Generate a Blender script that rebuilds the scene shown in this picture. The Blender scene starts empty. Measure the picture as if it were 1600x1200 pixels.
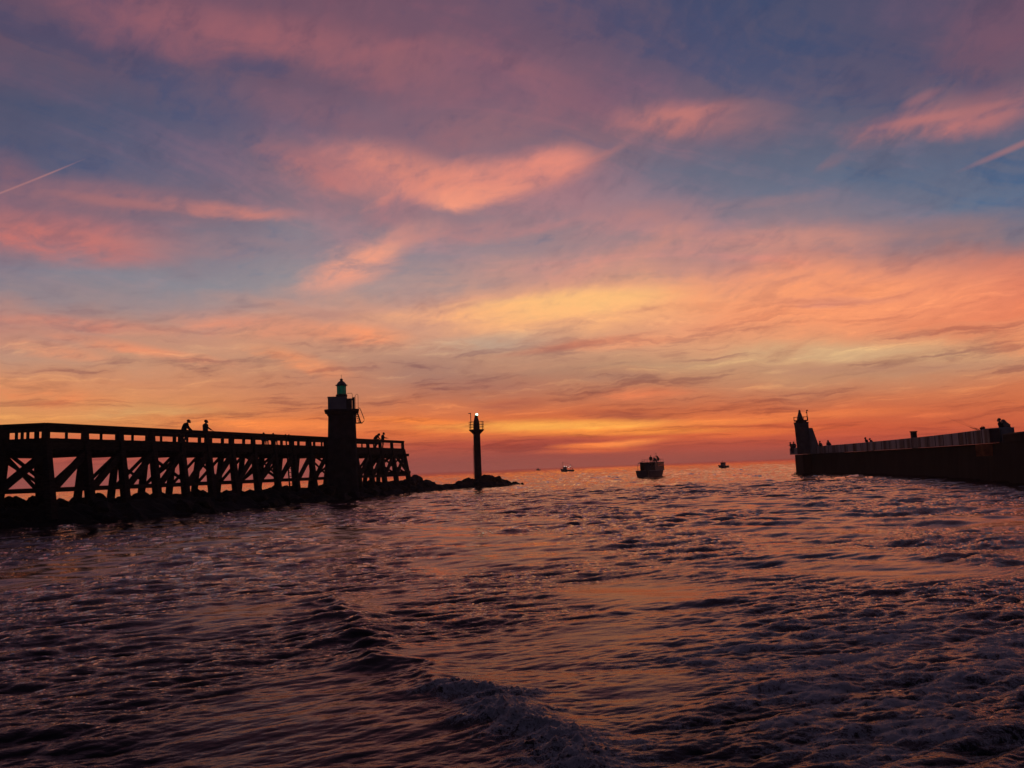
import bpy, bmesh, math, random
import numpy as np
from mathutils import Vector, Matrix, noise as mnoise

scene = bpy.context.scene
R = math.radians

# ---------------------------------------------------------------- camera
EYE = 2.2
PITCH = math.atan(132.9 / 1246)
ROLL = R(2.2)
cam_data = bpy.data.cameras.new('camera')
cam = bpy.data.objects.new('camera', cam_data)
scene.collection.objects.link(cam)
cam_data.sensor_width = 36
cam_data.lens = 36 * 1246 / 1600
cam_data.clip_start = 0.1
cam_data.clip_end = 30000
f = Vector((0, math.cos(PITCH), math.sin(PITCH)))
r0 = Vector((1, 0, 0)); u0 = r0.cross(f)
right = math.cos(ROLL) * r0 - math.sin(ROLL) * u0
up = math.sin(ROLL) * r0 + math.cos(ROLL) * u0
cam.matrix_world = Matrix(((right.x, up.x, -f.x, 0), (right.y, up.y, -f.y, 0),
                           (right.z, up.z, -f.z, EYE), (0, 0, 0, 1)))
scene.camera = cam
scene.render.resolution_x = 1024
scene.render.resolution_y = 768
scene.view_settings.view_transform = 'Standard'
scene.view_settings.look = 'None'
scene.view_settings.exposure = 0
scene.view_settings.gamma = 1
scene.render.engine = 'CYCLES'
scene.cycles.max_bounces = 6
scene.cycles.volume_bounces = 0
scene.cycles.sample_clamp_indirect = 4


def s2l(v):
    return v / 12.92 if v <= 0.04045 else ((v + 0.055) / 1.055) ** 2.4


def rgb(c):
    return tuple(s2l(v / 255) for v in c) + (1,)


# ---------------------------------------------------------------- dusk sky (World)
SKY_EL = [0, 0.9, 1.8, 2.8, 3.8, 5.2, 6.6, 8.0, 9.6, 11.4, 13.2, 15.5, 18, 20.5, 23.5, 26.5, 30, 36]
SKY_AZ0, SKY_DAZ = -36, 8
SKY_ROWS = [
    [(165, 84, 79), (165, 84, 79), (165, 84, 78), (166, 84, 77), (166, 85, 76), (168, 87, 76), (169, 84, 74), (161, 78, 69), (162, 75, 65), (178, 78, 64)],
    [(166, 84, 76), (166, 84, 75), (169, 84, 73), (167, 83, 72), (160, 79, 70), (165, 79, 68), (186, 85, 66), (191, 81, 63), (196, 84, 61), (200, 88, 61)],
    [(179, 86, 72), (183, 87, 71), (186, 89, 69), (185, 89, 67), (190, 87, 64), (206, 91, 61), (219, 103, 62), (214, 94, 59), (207, 94, 60), (210, 103, 67)],
    [(212, 108, 70), (215, 111, 71), (219, 113, 69), (224, 111, 64), (233, 120, 64), (250, 142, 70), (229, 118, 65), (213, 104, 65), (209, 106, 69), (217, 117, 74)],
    [(224, 151, 87), (222, 145, 85), (227, 132, 75), (229, 125, 71), (222, 119, 70), (211, 108, 66), (209, 112, 72), (202, 117, 81), (209, 120, 80), (211, 123, 84)],
    [(221, 149, 95), (218, 148, 96), (215, 137, 91), (204, 125, 88), (194, 117, 86), (197, 119, 86), (199, 129, 95), (197, 144, 109), (195, 140, 107), (212, 151, 113)],
    [(211, 144, 105), (215, 143, 102), (209, 140, 102), (190, 129, 103), (181, 126, 104), (183, 134, 108), (196, 151, 116), (211, 162, 122), (218, 161, 119), (230, 136, 96)],
    [(191, 145, 124), (195, 146, 119), (202, 147, 115), (193, 142, 117), (188, 143, 120), (201, 151, 121), (223, 158, 119), (230, 157, 115), (236, 138, 100), (233, 127, 92)],
    [(199, 135, 118), (189, 140, 123), (202, 146, 120), (211, 150, 121), (209, 155, 127), (210, 157, 127), (235, 156, 116), (244, 152, 110), (245, 146, 107), (217, 123, 99)],
    [(147, 128, 135), (152, 136, 139), (176, 143, 136), (199, 149, 132), (215, 155, 130), (232, 166, 126), (243, 168, 123), (236, 152, 118), (225, 137, 113), (177, 115, 106)],
    [(137, 118, 132), (128, 130, 142), (141, 138, 146), (165, 145, 144), (190, 148, 138), (210, 153, 131), (203, 146, 130), (202, 137, 124), (166, 123, 121), (116, 115, 129)],
    [(148, 106, 115), (147, 113, 120), (131, 126, 139), (145, 133, 142), (152, 134, 141), (168, 134, 135), (168, 132, 132), (152, 125, 131), (109, 117, 136), (91, 109, 138)],
    [(126, 97, 114), (120, 101, 118), (118, 108, 124), (141, 117, 127), (153, 122, 130), (150, 123, 131), (128, 119, 133), (104, 112, 133), (93, 106, 131), (95, 99, 123)],
    [(92, 88, 111), (91, 94, 121), (108, 100, 121), (138, 111, 122), (159, 117, 124), (142, 114, 125), (105, 109, 129), (94, 102, 124), (96, 97, 119), (101, 91, 111)],
    [(83, 82, 105), (77, 85, 113), (94, 90, 116), (123, 99, 117), (133, 104, 118), (129, 104, 118), (131, 103, 116), (102, 93, 115), (86, 85, 111), (107, 80, 100)],
    [(99, 80, 100), (103, 84, 104), (105, 86, 107), (113, 89, 108), (120, 92, 111), (122, 94, 113), (104, 89, 112), (78, 83, 111), (85, 81, 107), (95, 78, 100)],
    [(96, 78, 100), (109, 81, 102), (119, 85, 103), (120, 86, 103), (116, 86, 105), (107, 85, 106), (86, 81, 107), (74, 80, 108), (80, 78, 105), (95, 78, 100)],
    [(96, 78, 100), (109, 81, 102), (109, 82, 103), (112, 83, 102), (108, 83, 104), (98, 81, 106), (79, 78, 105), (74, 80, 108), (80, 78, 105), (95, 78, 100)],
]
# cirrus streaks: azimuth, elevation, half length, half width (degrees), tilt, colour, cover
STREAKS = [
    (-4.15, 21.03, 3.61, 0.737, 23.5, (205, 128, 118), 0.6),
    (5.84, 21.17, 5.27, 0.668, 19.3, (190, 122, 118), 0.6),
    (-13.65, 20.86, 3.58, 0.662, -21.2, (196, 122, 118), 0.6),
    (-7.48, 19.74, 4.08, 0.587, 21.7, (215, 135, 122), 0.6),
    (9.23, 15.02, 4.92, 0.531, 12.1, (205, 142, 130), 0.6),
    (3.27, 17.08, 5.54, 0.529, 10.2, (190, 130, 130), 0.6),
    (18.95, 17.35, 6.12, 0.572, -1.0, (150, 122, 130), 0.6),
    (-18.68, 29.08, 8.99, 0.766, 0.1, (160, 98, 108), 0.6),
    (-9.12, 28.73, 6.08, 0.657, 10.4, (158, 98, 108), 0.5),
    (0.45, 28.15, 6.28, 0.823, -16.6, (150, 98, 108), 0.5),
    (14.6, 23.84, 4.41, 0.62, -2.9, (206, 126, 116), 0.6),
    (30.16, 20.71, 5.85, 0.449, -2.6, (196, 122, 116), 0.7),
    (28.81, 22.06, 1.8, 0.462, 11.4, (160, 108, 116), 0.6),
    (-26.77, 18.0, 5.24, 0.474, -1.3, (180, 115, 112), 0.6),
    (-28.6, 15.54, 5.46, 0.54, -0.3, (214, 122, 108), 0.6),
    (-9.89, 15.42, 3.46, 0.598, 23.3, (245, 165, 135), 0.8),
    (-10.92, 14.82, 5.88, 1.947, 23.9, (238, 158, 132), 0.95),
    (-6.39, 17.04, 3.53, 1.35, 8.0, (205, 140, 130), 0.7),
    (-2.03, 20.52, 10.08, 1.914, 4.0, (236, 146, 124), 0.85),
    (-1.35, 19.63, 5.48, 1.185, 4.2, (252, 158, 126), 0.85),
    (-4.67, 19.35, 3.8, 1.189, -7.3, (250, 158, 128), 0.8),
    (3.73, 21.66, 3.6, 1.313, 6.9, (240, 146, 124), 0.7),
    (2.03, 20.96, 7.26, 2.213, 10.1, (225, 138, 122), 0.7),
    (-10.92, 21.3, 6.59, 2.738, 1.7, (205, 128, 120), 0.75),
    (-6.51, 21.03, 6.06, 2.217, -13.8, (222, 138, 120), 0.75),
    (-18.68, 29.17, 15.83, 1.924, -0.5, (158, 98, 106), 0.8),
    (-7.73, 27.6, 10.87, 2.334, -8.3, (150, 98, 108), 0.65),
    (-24.15, 27.57, 6.05, 1.257, 2.9, (140, 92, 106), 0.6),
    (-13.6, 24.66, 7.63, 1.544, -9.8, (138, 98, 112), 0.6),
    (-14.76, 21.43, 4.75, 1.883, -14.4, (172, 112, 116), 0.7),
    (4.2, 25.97, 5.39, 3.576, -26.4, (146, 100, 112), 0.6),
    (-2.14, 23.75, 6.66, 1.857, 7.1, (160, 108, 114), 0.6),
    (-5.8, 28.46, 5.7, 1.748, 13.8, (148, 98, 106), 0.5),
    (6.61, 26.4, 5.56, 3.949, -70.2, (118, 90, 108), 0.4),
    (10.77, 17.75, 8.38, 1.181, -2.6, (168, 125, 128), 0.7),
    (8.89, 17.14, 4.29, 0.898, 5.5, (190, 132, 128), 0.6),
    (-1.93, 16.97, 5.97, 1.057, 3.3, (190, 130, 128), 0.6),
    (-7.5, 18.77, 3.94, 1.627, 16.8, (180, 120, 124), 0.6),
    (23.28, 19.36, 1.3, 0.707, 21.9, (130, 108, 122), 0.6),
    (29.17, 14.01, 7.08, 1.077, -3.4, (150, 118, 120), 0.5),
    (-14.43, 11.44, 9.14, 0.754, -9.7, (200, 145, 128), 0.5),
    (-23.96, 28.93, 7.76, 2.337, 6.4, (142, 92, 106), 0.6),
    (-4.95, 25.43, 6.7, 4.223, 10.1, (132, 96, 112), 0.4),
    (12.98, 23.53, 6.81, 1.671, -4.8, (190, 120, 116), 0.85),
    (18.3, 22.87, 4.0, 2.321, -7.8, (140, 106, 116), 0.6),
    (30.59, 20.53, 8.6, 1.67, -1.7, (182, 116, 116), 0.95),
    (30.25, 21.63, 3.41, 1.357, -17.0, (140, 106, 116), 0.5),
    (32.97, 23.85, 4.62, 4.417, 12.5, (118, 86, 104), 0.75),
    (33.92, 18.09, 4.25, 0.288, 13.1, (158, 114, 120), 0.75),
    (-31.93, 18.43, 4.44, 0.09, 30.3, (178, 126, 126), 0.75),
    (-20.19, 18.06, 7.43, 0.708, -0.4, (205, 130, 120), 0.9),
    (-26.78, 18.2, 10.46, 1.623, -0.1, (160, 110, 116), 0.75),
    (-29.5, 15.46, 9.29, 2.01, 0.2, (205, 116, 108), 0.9),
    (-32.91, 19.29, 2.77, 1.542, -8.6, (140, 98, 110), 0.6),
    (-20.81, 15.71, 10.86, 1.143, 1.1, (160, 125, 130), 0.6),
    (18.55, 14.79, 10.69, 1.16, -4.6, (212, 145, 128), 0.75),
    (12.49, 16.17, 3.18, 1.494, 8.1, (205, 140, 126), 0.6),
    (4.98, 13.52, 3.41, 1.08, 16.7, (228, 152, 130), 0.6),
    (2.18, 13.66, 6.48, 1.538, -8.3, (200, 145, 135), 0.5),
    (4.19, 11.63, 10.37, 1.315, 1.3, (255, 214, 128), 1.0),
    (-4.0, 11.24, 10.11, 0.929, 2.9, (250, 176, 126), 0.7),
    (4.63, 11.2, 13.44, 2.479, 0.5, (255, 184, 124), 0.9),
    (21.57, 10.71, 12.96, 3.187, -4.4, (255, 160, 110), 0.85),
    (22.35, 10.26, 5.52, 0.504, -3.4, (215, 140, 120), 0.6),
    (-10.79, 9.73, 4.78, 1.226, -4.1, (255, 156, 108), 0.9),
    (-17.04, 10.29, 8.81, 1.193, -4.1, (238, 146, 112), 0.7),
    (-28.5, 10.14, 7.07, 0.618, -1.8, (225, 138, 112), 0.7),
    (-24.36, 8.55, 8.09, 0.641, -8.9, (235, 146, 108), 0.8),
    (-29.9, 8.43, 4.47, 0.678, -5.7, (240, 152, 110), 0.7),
    (-14.9, 8.0, 4.65, 0.906, -16.1, (245, 150, 100), 0.7),
    (-1.75, 9.02, 7.46, 1.092, 1.1, (185, 160, 140), 0.7),
    (4.51, 8.65, 7.22, 0.389, 5.5, (190, 120, 100), 0.7),
    (7.73, 8.7, 7.08, 0.773, 0.9, (250, 160, 115), 0.7),
    (-5.73, 7.19, 6.07, 1.556, -6.4, (165, 122, 108), 0.75),
    (-1.86, 5.93, 7.41, 1.25, 0.0, (170, 112, 95), 0.7),
    (6.47, 6.37, 6.29, 0.699, -4.1, (170, 125, 105), 0.6),
    (23.07, 6.76, 12.37, 1.007, -6.8, (212, 175, 132), 0.7),
    (23.96, 5.69, 11.07, 0.644, -3.8, (180, 130, 108), 0.6),
    (9.12, 4.94, 5.17, 0.694, -0.7, (235, 128, 85), 0.7),
    (8.13, 3.44, 5.18, 0.618, -5.6, (165, 85, 68), 0.6),
    (0.17, 4.59, 3.99, 0.625, 3.5, (170, 92, 74), 0.7),
    (-29.84, 5.48, 6.07, 1.217, -7.0, (240, 135, 85), 0.6),
    (-24.33, 4.52, 7.93, 0.996, -2.5, (205, 165, 110), 0.5),
    (2.64, 2.97, 13.53, 0.623, -1.5, (255, 172, 80), 1.0),
    (-17.07, 3.7, 10.6, 0.671, -3.1, (252, 140, 74), 0.8),
    (14.72, 2.66, 6.41, 0.377, -1.1, (250, 140, 72), 0.8),
    (8.08, 2.33, 11.28, 0.385, -1.6, (255, 150, 66), 0.9),
    (-6.52, 3.63, 5.22, 0.387, -3.8, (255, 140, 66), 0.8),
    (20.18, 2.89, 9.29, 0.512, -0.9, (250, 135, 75), 0.6),
    (17.42, 1.86, 6.48, 0.371, 0.2, (238, 118, 62), 0.7),
    (3.5, 1.72, 6.29, 0.698, -1.3, (168, 74, 62), 0.8),
    (7.81, 1.5, 4.42, 0.384, 3.7, (250, 140, 72), 0.8),
    (5.09, 1.48, 3.4, 0.309, 0.3, (250, 130, 66), 0.8),
    (5.52, 1.1, 5.47, 0.347, -0.1, (235, 110, 62), 0.7),
    (-3.83, 1.87, 4.2, 0.465, 1.5, (180, 78, 62), 0.6),
    (30.02, 7.38, 5.26, 0.81, -11.7, (222, 122, 88), 0.5),
    (33.29, 6.11, 2.62, 1.179, -4.2, (250, 150, 100), 0.4),
]



def build_world():
    w = bpy.data.worlds.new('World')
    scene.world = w
    w.use_nodes = True
    nt = w.node_tree
    N, L = nt.nodes, nt.links
    N.clear()

    def node(kind, **kw):
        n = N.new(kind)
        for k, v in kw.items():
            setattr(n, k, v)
        return n

    def val(sock, v):
        if isinstance(v, bpy.types.NodeSocket):
            L.new(v, sock)
        else:
            sock.default_value = v

    def M(op, a, b=0.0, c=0.0, clamp=False):
        n = node('ShaderNodeMath', operation=op, use_clamp=clamp)
        val(n.inputs[0], a); val(n.inputs[1], b); val(n.inputs[2], c)
        return n.outputs[0]

    def rng(v, a, b, c=0.0, d=1.0, smooth=False):
        n = node('ShaderNodeMapRange', clamp=True)
        if smooth:
            n.interpolation_type = 'SMOOTHSTEP'
        val(n.inputs[0], v); val(n.inputs[1], a); val(n.inputs[2], b); val(n.inputs[3], c); val(n.inputs[4], d)
        return n.outputs[0]

    def mix(fac, a, b, mode='MIX'):
        n = node('ShaderNodeMix', data_type='RGBA', blend_type=mode)
        val(n.inputs[0], fac); val(n.inputs[6], a); val(n.inputs[7], b)
        return n.outputs[2]

    def xyz(x, y, z=0.0):
        n = node('ShaderNodeCombineXYZ')
        val(n.inputs[0], x); val(n.inputs[1], y); val(n.inputs[2], z)
        return n.outputs[0]

    def fbm(vec, detail=4, rough=0.55, dist=0.0, scale=1.0):
        n = node('ShaderNodeTexNoise')
        L.new(vec, n.inputs['Vector'])
        n.inputs['Scale'].default_value = scale
        n.inputs['Detail'].default_value = detail
        n.inputs['Roughness'].default_value = rough
        n.inputs['Distortion'].default_value = dist
        return n.outputs[0]

    tc = node('ShaderNodeTexCoord')
    sep = node('ShaderNodeSeparateXYZ')
    nrm = node('ShaderNodeVectorMath', operation='NORMALIZE')
    L.new(tc.outputs['Generated'], nrm.inputs[0])
    L.new(nrm.outputs[0], sep.inputs[0])
    dx, dy, dz = sep.outputs
    deg = 180 / math.pi
    az = M('MULTIPLY', M('ARCTAN2', dx, dy), deg)
    el0 = M('MULTIPLY', M('ARCSINE', dz), deg)
    el = M('MAXIMUM', el0, 0.0)
    # clouds flatten towards the horizon: a stretched height used for all cloud noise
    hh = M('MULTIPLY', M('LOGARITHM', M('ADD', M('MULTIPLY', el, 0.16), 1.0), math.e), 6.5)
    flat = rng(el, 0.0, 14.0, 0.06, 1.0)
    P = xyz(az, hh)
    Pw = xyz(M('MULTIPLY', az, 0.10), M('MULTIPLY', hh, 0.30), 3.1)
    wa = M('SUBTRACT', fbm(Pw, 5, 0.6), 0.5)
    Pw2 = xyz(M('MULTIPLY', az, 0.09), M('MULTIPLY', hh, 0.34), 17.7)
    wb = M('SUBTRACT', fbm(Pw2, 6, 0.62), 0.5)
    azw = M('MULTIPLY_ADD', wa, 5.0, az)
    elw = M('MAXIMUM', M('MULTIPLY_ADD', M('MULTIPLY', wb, flat), 5.5, el), 0.0)

    # broad colour of the cloud sheet and the air between, azimuth ramps stacked by elevation
    tpos = M('DIVIDE', M('SUBTRACT', azw, SKY_AZ0), SKY_DAZ * 9.0, clamp=True)
    col = None
    for k, (e, row) in enumerate(zip(SKY_EL, SKY_ROWS)):
        rp = node('ShaderNodeValToRGB')
        cr = rp.color_ramp
        cr.interpolation = 'B_SPLINE'
        while len(cr.elements) < 10:
            cr.elements.new(0.5)
        for j in range(10):
            cr.elements[j].position = j / 9
            cr.elements[j].color = rgb(row[j])
        L.new(tpos, rp.inputs[0])
        col = rp.outputs[0] if col is None else mix(rng(elw, SKY_EL[k - 1], e), col, rp.outputs[0])

    # fine fibre texture, finer and flatter near the horizon
    fib = fbm(xyz(M('MULTIPLY_ADD', hh, 0.10, M('MULTIPLY', azw, 0.16)), M('MULTIPLY', M('ADD', hh, M('MULTIPLY', azw, -0.05)), 1.5), 8.0), 7, 0.62, 0.6)
    fine = fbm(xyz(M('MULTIPLY', azw, 0.55), M('MULTIPLY', M('MULTIPLY_ADD', azw, -0.08, hh), 3.4), 1.0), 5, 0.6, 0.3)
    tex = M('MULTIPLY_ADD', fine, 0.35, M('MULTIPLY', fib, 0.65))
    upper = rng(el, 10.0, 16.0, 0, 1, smooth=True)
    wn = fbm(xyz(M('MULTIPLY_ADD', hh, 0.16, M('MULTIPLY', azw, 0.045)), M('MULTIPLY', M('MULTIPLY_ADD', azw, 0.035, hh), 0.62), 55.0), 7, 0.60, 1.1)
    wisp = M('MULTIPLY_ADD', fine, 0.2, M('MULTIPLY', wn, 0.8))
    col = mix(M('MULTIPLY', rng(wisp, 0.50, 0.66, 0, 0.45, smooth=True), upper), col, mix(1.0, col, (1.75, 1.18, 1.08, 1), 'MULTIPLY'))
    col = mix(M('MULTIPLY', rng(wisp, 0.495, 0.37, 0, 0.95, smooth=True), upper), col, mix(1.0, col, (0.66, 0.88, 1.03, 1), 'MULTIPLY'))
    # individual streaks
    Pb = xyz(M('MULTIPLY_ADD', M('SUBTRACT', fine, 0.5), 2.6, M('MULTIPLY_ADD', wa, 1.0, az)),
             M('MULTIPLY_ADD', M('MULTIPLY', M('SUBTRACT', fib, 0.5), flat), 1.6, M('MULTIPLY_ADD', M('MULTIPLY', wb, flat), 0.8, el)))
    Psharp = xyz(az, el)
    soft = rng(tex, 0.34, 0.62, 0.25, 1.0, smooth=True)
    soft_low = rng(tex, 0.32, 0.55, 0.6, 1.0, smooth=True)
    for (a, e, la, lw, ang, c, amp) in STREAKS:
        mp = node('ShaderNodeMapping', vector_type='TEXTURE')
        L.new(Psharp if lw < 0.5 and e > 8 else Pb, mp.inputs[0])
        mp.inputs[1].default_value = (a, e, 0)
        mp.inputs[2].default_value = (0, 0, R(ang))
        mp.inputs[3].default_value = (la, lw, 1)
        g = node('ShaderNodeTexGradient', gradient_type='SPHERICAL')
        L.new(mp.outputs[0], g.inputs[0])
        s = M('MULTIPLY', rng(g.outputs[1], 0.0, 0.85, 0.0, amp, smooth=True), 1.0 if lw < 0.5 and e > 8 else (soft_low if e < 4 else soft))
        col = mix(s, col, rgb(c))
    # light and dark within the sheet; strongest low down where the layers overlap
    k = rng(el, 1.5, 6.0, 0.10, 0.55)
    k2 = M('MULTIPLY', k, rng(el, 8.0, 16.0, 1.0, 0.45))
    dark = mix(1.0, col, (0.60, 0.55, 0.66, 1), 'MULTIPLY')
    col = mix(M('MULTIPLY', rng(tex, 0.50, 0.30, 0, 1, smooth=True), k2), col, dark)
    lite = mix(1.0, col, (1.22, 1.16, 1.08, 1), 'MULTIPLY')
    col = mix(M('MULTIPLY', rng(tex, 0.50, 0.72, 0, 1, smooth=True), k2), col, lite)

    # long thin bars of cloud low over the sea, dark undersides and lit edges
    yb = M('MULTIPLY_ADD', wb, 1.3, M('MULTIPLY_ADD', az, -0.012, hh))
    bars = fbm(xyz(M('MULTIPLY_ADD', wa, 0.8, M('MULTIPLY', az, 0.085)), M('MULTIPLY', yb, 1.9), 21.0), 7, 0.60, 0.5)
    bars2 = fbm(xyz(M('MULTIPLY', az, 0.22), M('MULTIPLY', yb, 4.6), 33.0), 5, 0.58, 0.9)
    bb = M('MULTIPLY_ADD', bars2, 0.38, M('MULTIPLY', bars, 0.62))
    low = M('MULTIPLY', rng(el, 0.5, 1.7, 0, 1, smooth=True), rng(el, 6.0, 14.0, 1.0, 0.0, smooth=True))
    col = mix(M('MULTIPLY', rng(bb, 0.50, 0.37, 0, 0.85, smooth=True), low), col, mix(1.0, col, (0.62, 0.56, 0.70, 1), 'MULTIPLY'))
    col = mix(M('MULTIPLY', rng(bb, 0.53, 0.68, 0, 0.8, smooth=True), low), col, mix(1.0, col, (1.35, 1.45, 1.25, 1), 'MULTIPLY'))

    # away from the afterglow the sky is a dim dusk blue
    rear = mix(rng(el, 0.0, 40.0), rgb((37, 30, 40)), rgb((44, 44, 62)))
    side = rng(M('ABSOLUTE', az), 38.0, 100.0, 0, 1, smooth=True)
    top = rng(el, 29.0, 50.0, 0, 1, smooth=True)
    col = mix(top, col, rgb((84, 72, 96)))
    col = mix(side, col, rear)
    # below the horizon
    col = mix(rng(el0, 0.0, -4.0), col, rgb((44, 30, 34)))
    bg = node('ShaderNodeBackground')
    L.new(col, bg.inputs[0])
    bg.inputs[1].default_value = 1.0
    out = node('ShaderNodeOutputWorld')
    L.new(bg.outputs[0], out.inputs[0])
    w.cycles.sampling_method = 'MANUAL'
    w.cycles.sample_map_resolution = 512


build_world()

# ---------------------------------------------------------------- helpers
rnd = random.Random(11)


def smooth(a, b, x):
    t = np.clip((x - a) / (b - a), 0, 1)
    return t * t * (3 - 2 * t)


def mat(name, color, rough=0.8, metal=0.0, var=0.25, scale=3.0, bump=0.3, spec=0.3, emit=None, strength=0.0, stretch=(1, 1, 1)):
    m = bpy.data.materials.new(name)
    m.use_nodes = True
    nt = m.node_tree
    b = nt.nodes['Principled BSDF']
    tcn = nt.nodes.new('ShaderNodeTexCoord')
    mp = nt.nodes.new('ShaderNodeMapping'); mp.inputs[3].default_value = stretch
    nz = nt.nodes.new('ShaderNodeTexNoise')
    nz.inputs['Scale'].default_value = scale
    nz.inputs['Detail'].default_value = 6
    rp = nt.nodes.new('ShaderNodeValToRGB')
    c = color
    rp.color_ramp.elements[0].color = tuple(v * (1 - var) for v in c) + (1,)
    rp.color_ramp.elements[1].color = tuple(min(1, v * (1 + var)) for v in c) + (1,)
    rp.color_ramp.elements[0].position = 0.3
    rp.color_ramp.elements[1].position = 0.7
    nt.links.new(tcn.outputs['Object'], mp.inputs[0])
    nt.links.new(mp.outputs[0], nz.inputs['Vector'])
    nt.links.new(nz.outputs[0], rp.inputs[0])
    nt.links.new(rp.outputs[0], b.inputs['Base Color'])
    b.inputs['Roughness'].default_value = rough
    b.inputs['Metallic'].default_value = metal
    b.inputs['Specular IOR Level'].default_value = spec
    if bump:
        bp = nt.nodes.new('ShaderNodeBump')
        bp.inputs['Strength'].default_value = bump
        bp.inputs['Distance'].default_value = 0.03
        nt.links.new(nz.outputs[0], bp.inputs['Height'])
        nt.links.new(bp.outputs[0], b.inputs['Normal'])
    if emit:
        b.inputs['Emission Color'].default_value = emit + (1,)
        b.inputs['Emission Strength'].default_value = strength
    return m


class Shape:
    """collects simple solids and links them as one mesh object"""
    def __init__(self):
        self.v = []; self.f = []

    def add(self, verts, faces):
        n = len(self.v)
        self.v += [tuple(p) for p in verts]
        self.f += [tuple(i + n for i in fc) for fc in faces]

    def box(self, c, s, rz=0.0, taper=1.0):
        cx, cy, cz = c; sx, sy, sz = (k / 2 for k in s)
        co, si = math.cos(rz), math.sin(rz)
        vs = []
        for z in (-1, 1):
            k = 1.0 if z < 0 else taper
            for x, y in ((-1, -1), (1, -1), (1, 1), (-1, 1)):
                px, py = x * sx * k, y * sy * k
                vs.append((cx + co * px - si * py, cy + si * px + co * py, cz + z * sz))
        self.add(vs, [(3, 2, 1, 0), (4, 5, 6, 7), (0, 1, 5, 4), (1, 2, 6, 5), (2, 3, 7, 6), (3, 0, 4, 7)])
        return self

    def beam(self, a, b, w, h=None, upv=(0, 0, 1), w2=None):
        """squared timber from a to b, slightly uneven like sawn wood"""
        a = Vector(a); b = Vector(b); h = h or w; k = (w2 or w) / w
        d = (b - a).normalized(); u = Vector(upv)
        if abs(d.dot(u)) > 0.98:
            u = Vector((0.3, 1, 0))
        s = d.cross(u).normalized(); t = s.cross(d).normalized()
        vs = []
        for p, q in ((a, 1.0), (b, k)):
            for x, y in ((-1, -1), (1, -1), (1, 1), (-1, 1)):
                vs.append(p + s * (x * w * q / 2) + t * (y * h * q / 2))
        self.add(vs, [(3, 2, 1, 0), (4, 5, 6, 7), (0, 1, 5, 4), (1, 2, 6, 5), (2, 3, 7, 6), (3, 0, 4, 7)])
        return self

    def tube(self, pts, r, n=8, r2=None):
        pts = [Vector(p) for p in pts]
        rings = []
        for i, p in enumerate(pts):
            d = (pts[min(i + 1, len(pts) - 1)] - pts[max(i - 1, 0)]).normalized()
            u = Vector((0, 0, 1)) if abs(d.z) < 0.95 else Vector((1, 0, 0))
            s = d.cross(u).normalized(); t = s.cross(d)
            rr = r if r2 is None else r + (r2 - r) * i / (len(pts) - 1)
            rings.append([p + s * rr * math.cos(2 * math.pi * k / n) + t * rr * math.sin(2 * math.pi * k / n) for k in range(n)])
        vs = [v for g in rings for v in g]
        fs = [tuple(range(n - 1, -1, -1)), tuple(range(len(vs) - n, len(vs)))]
        for i in range(len(pts) - 1):
            for k in range(n):
                k2 = (k + 1) % n
                fs.append((i * n + k, i * n + k2, (i + 1) * n + k2, (i + 1) * n + k))
        self.add(vs, fs)
        return self

    def lathe(self, c, prof, n=24, rot=0.0):
        """prof: list of (radius, z)"""
        cx, cy, cz = c
        vs = []
        for r, z in prof:
            for k in range(n):
                a = 2 * math.pi * k / n + rot
                vs.append((cx + r * math.cos(a), cy + r * math.sin(a), cz + z))
        fs = [tuple(range(n - 1, -1, -1)), tuple(range(len(vs) - n, len(vs)))]
        for i in range(len(prof) - 1):
            for k in range(n):
                k2 = (k + 1) % n
                fs.append((i * n + k, i * n + k2, (i + 1) * n + k2, (i + 1) * n + k))
        self.add(vs, fs)
        return self

    def loft(self, sections):
        """sections: equal length closed loops of points"""
        n = len(sections[0])
        vs = [p for s in sections for p in s]
        fs = [tuple(range(n - 1, -1, -1)), tuple(range(len(vs) - n, len(vs)))]
        for i in range(len(sections) - 1):
            for k in range(n):
                k2 = (k + 1) % n
                fs.append((i * n + k, i * n + k2, (i + 1) * n + k2, (i + 1) * n + k))
        self.add(vs, fs)
        return self

    def ball(self, c, r, seg=10, squash=(1, 1, 1)):
        prof = []
        vs = []; rings = 7
        for i in range(rings + 1):
            a = math.pi * (0.04 + 0.92 * i / rings)
            for k in range(seg):
                b = 2 * math.pi * k / seg
                vs.append((c[0] + r * squash[0] * math.sin(a) * math.cos(b), c[1] + r * squash[1] * math.sin(a) * math.sin(b),
                           c[2] - r * squash[2] * math.cos(a)))
        fs = [tuple(range(seg - 1, -1, -1)), tuple(range(len(vs) - seg, len(vs)))]
        for i in range(rings):
            for k in range(seg):
                k2 = (k + 1) % seg
                fs.append((i * seg + k, i * seg + k2, (i + 1) * seg + k2, (i + 1) * seg + k))
        self.add(vs, fs)
        return self

    def mesh(self, name, material=None, smooth_=False, bevel=0.0):
        me = bpy.data.meshes.new(name)
        me.from_pydata(self.v, [], self.f)
        bm = bmesh.new(); bm.from_mesh(me)
        bmesh.ops.recalc_face_normals(bm, faces=bm.faces)
        if bevel:
            bmesh.ops.bevel(bm, geom=bm.edges[:], offset=bevel, segments=1, affect='EDGES', clamp_overlap=True)
        bm.to_mesh(me); bm.free()
        if material:
            me.materials.append(material)
        if smooth_:
            for p in me.polygons:
                p.use_smooth = True
        return me

    def build(self, name, material, parent=None, smooth_=False, bevel=0.0):
        me = self.mesh(name, material, smooth_, bevel)
        o = bpy.data.objects.new(name, me)
        scene.collection.objects.link(o)
        if parent:
            o.parent = parent
        return o


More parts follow.
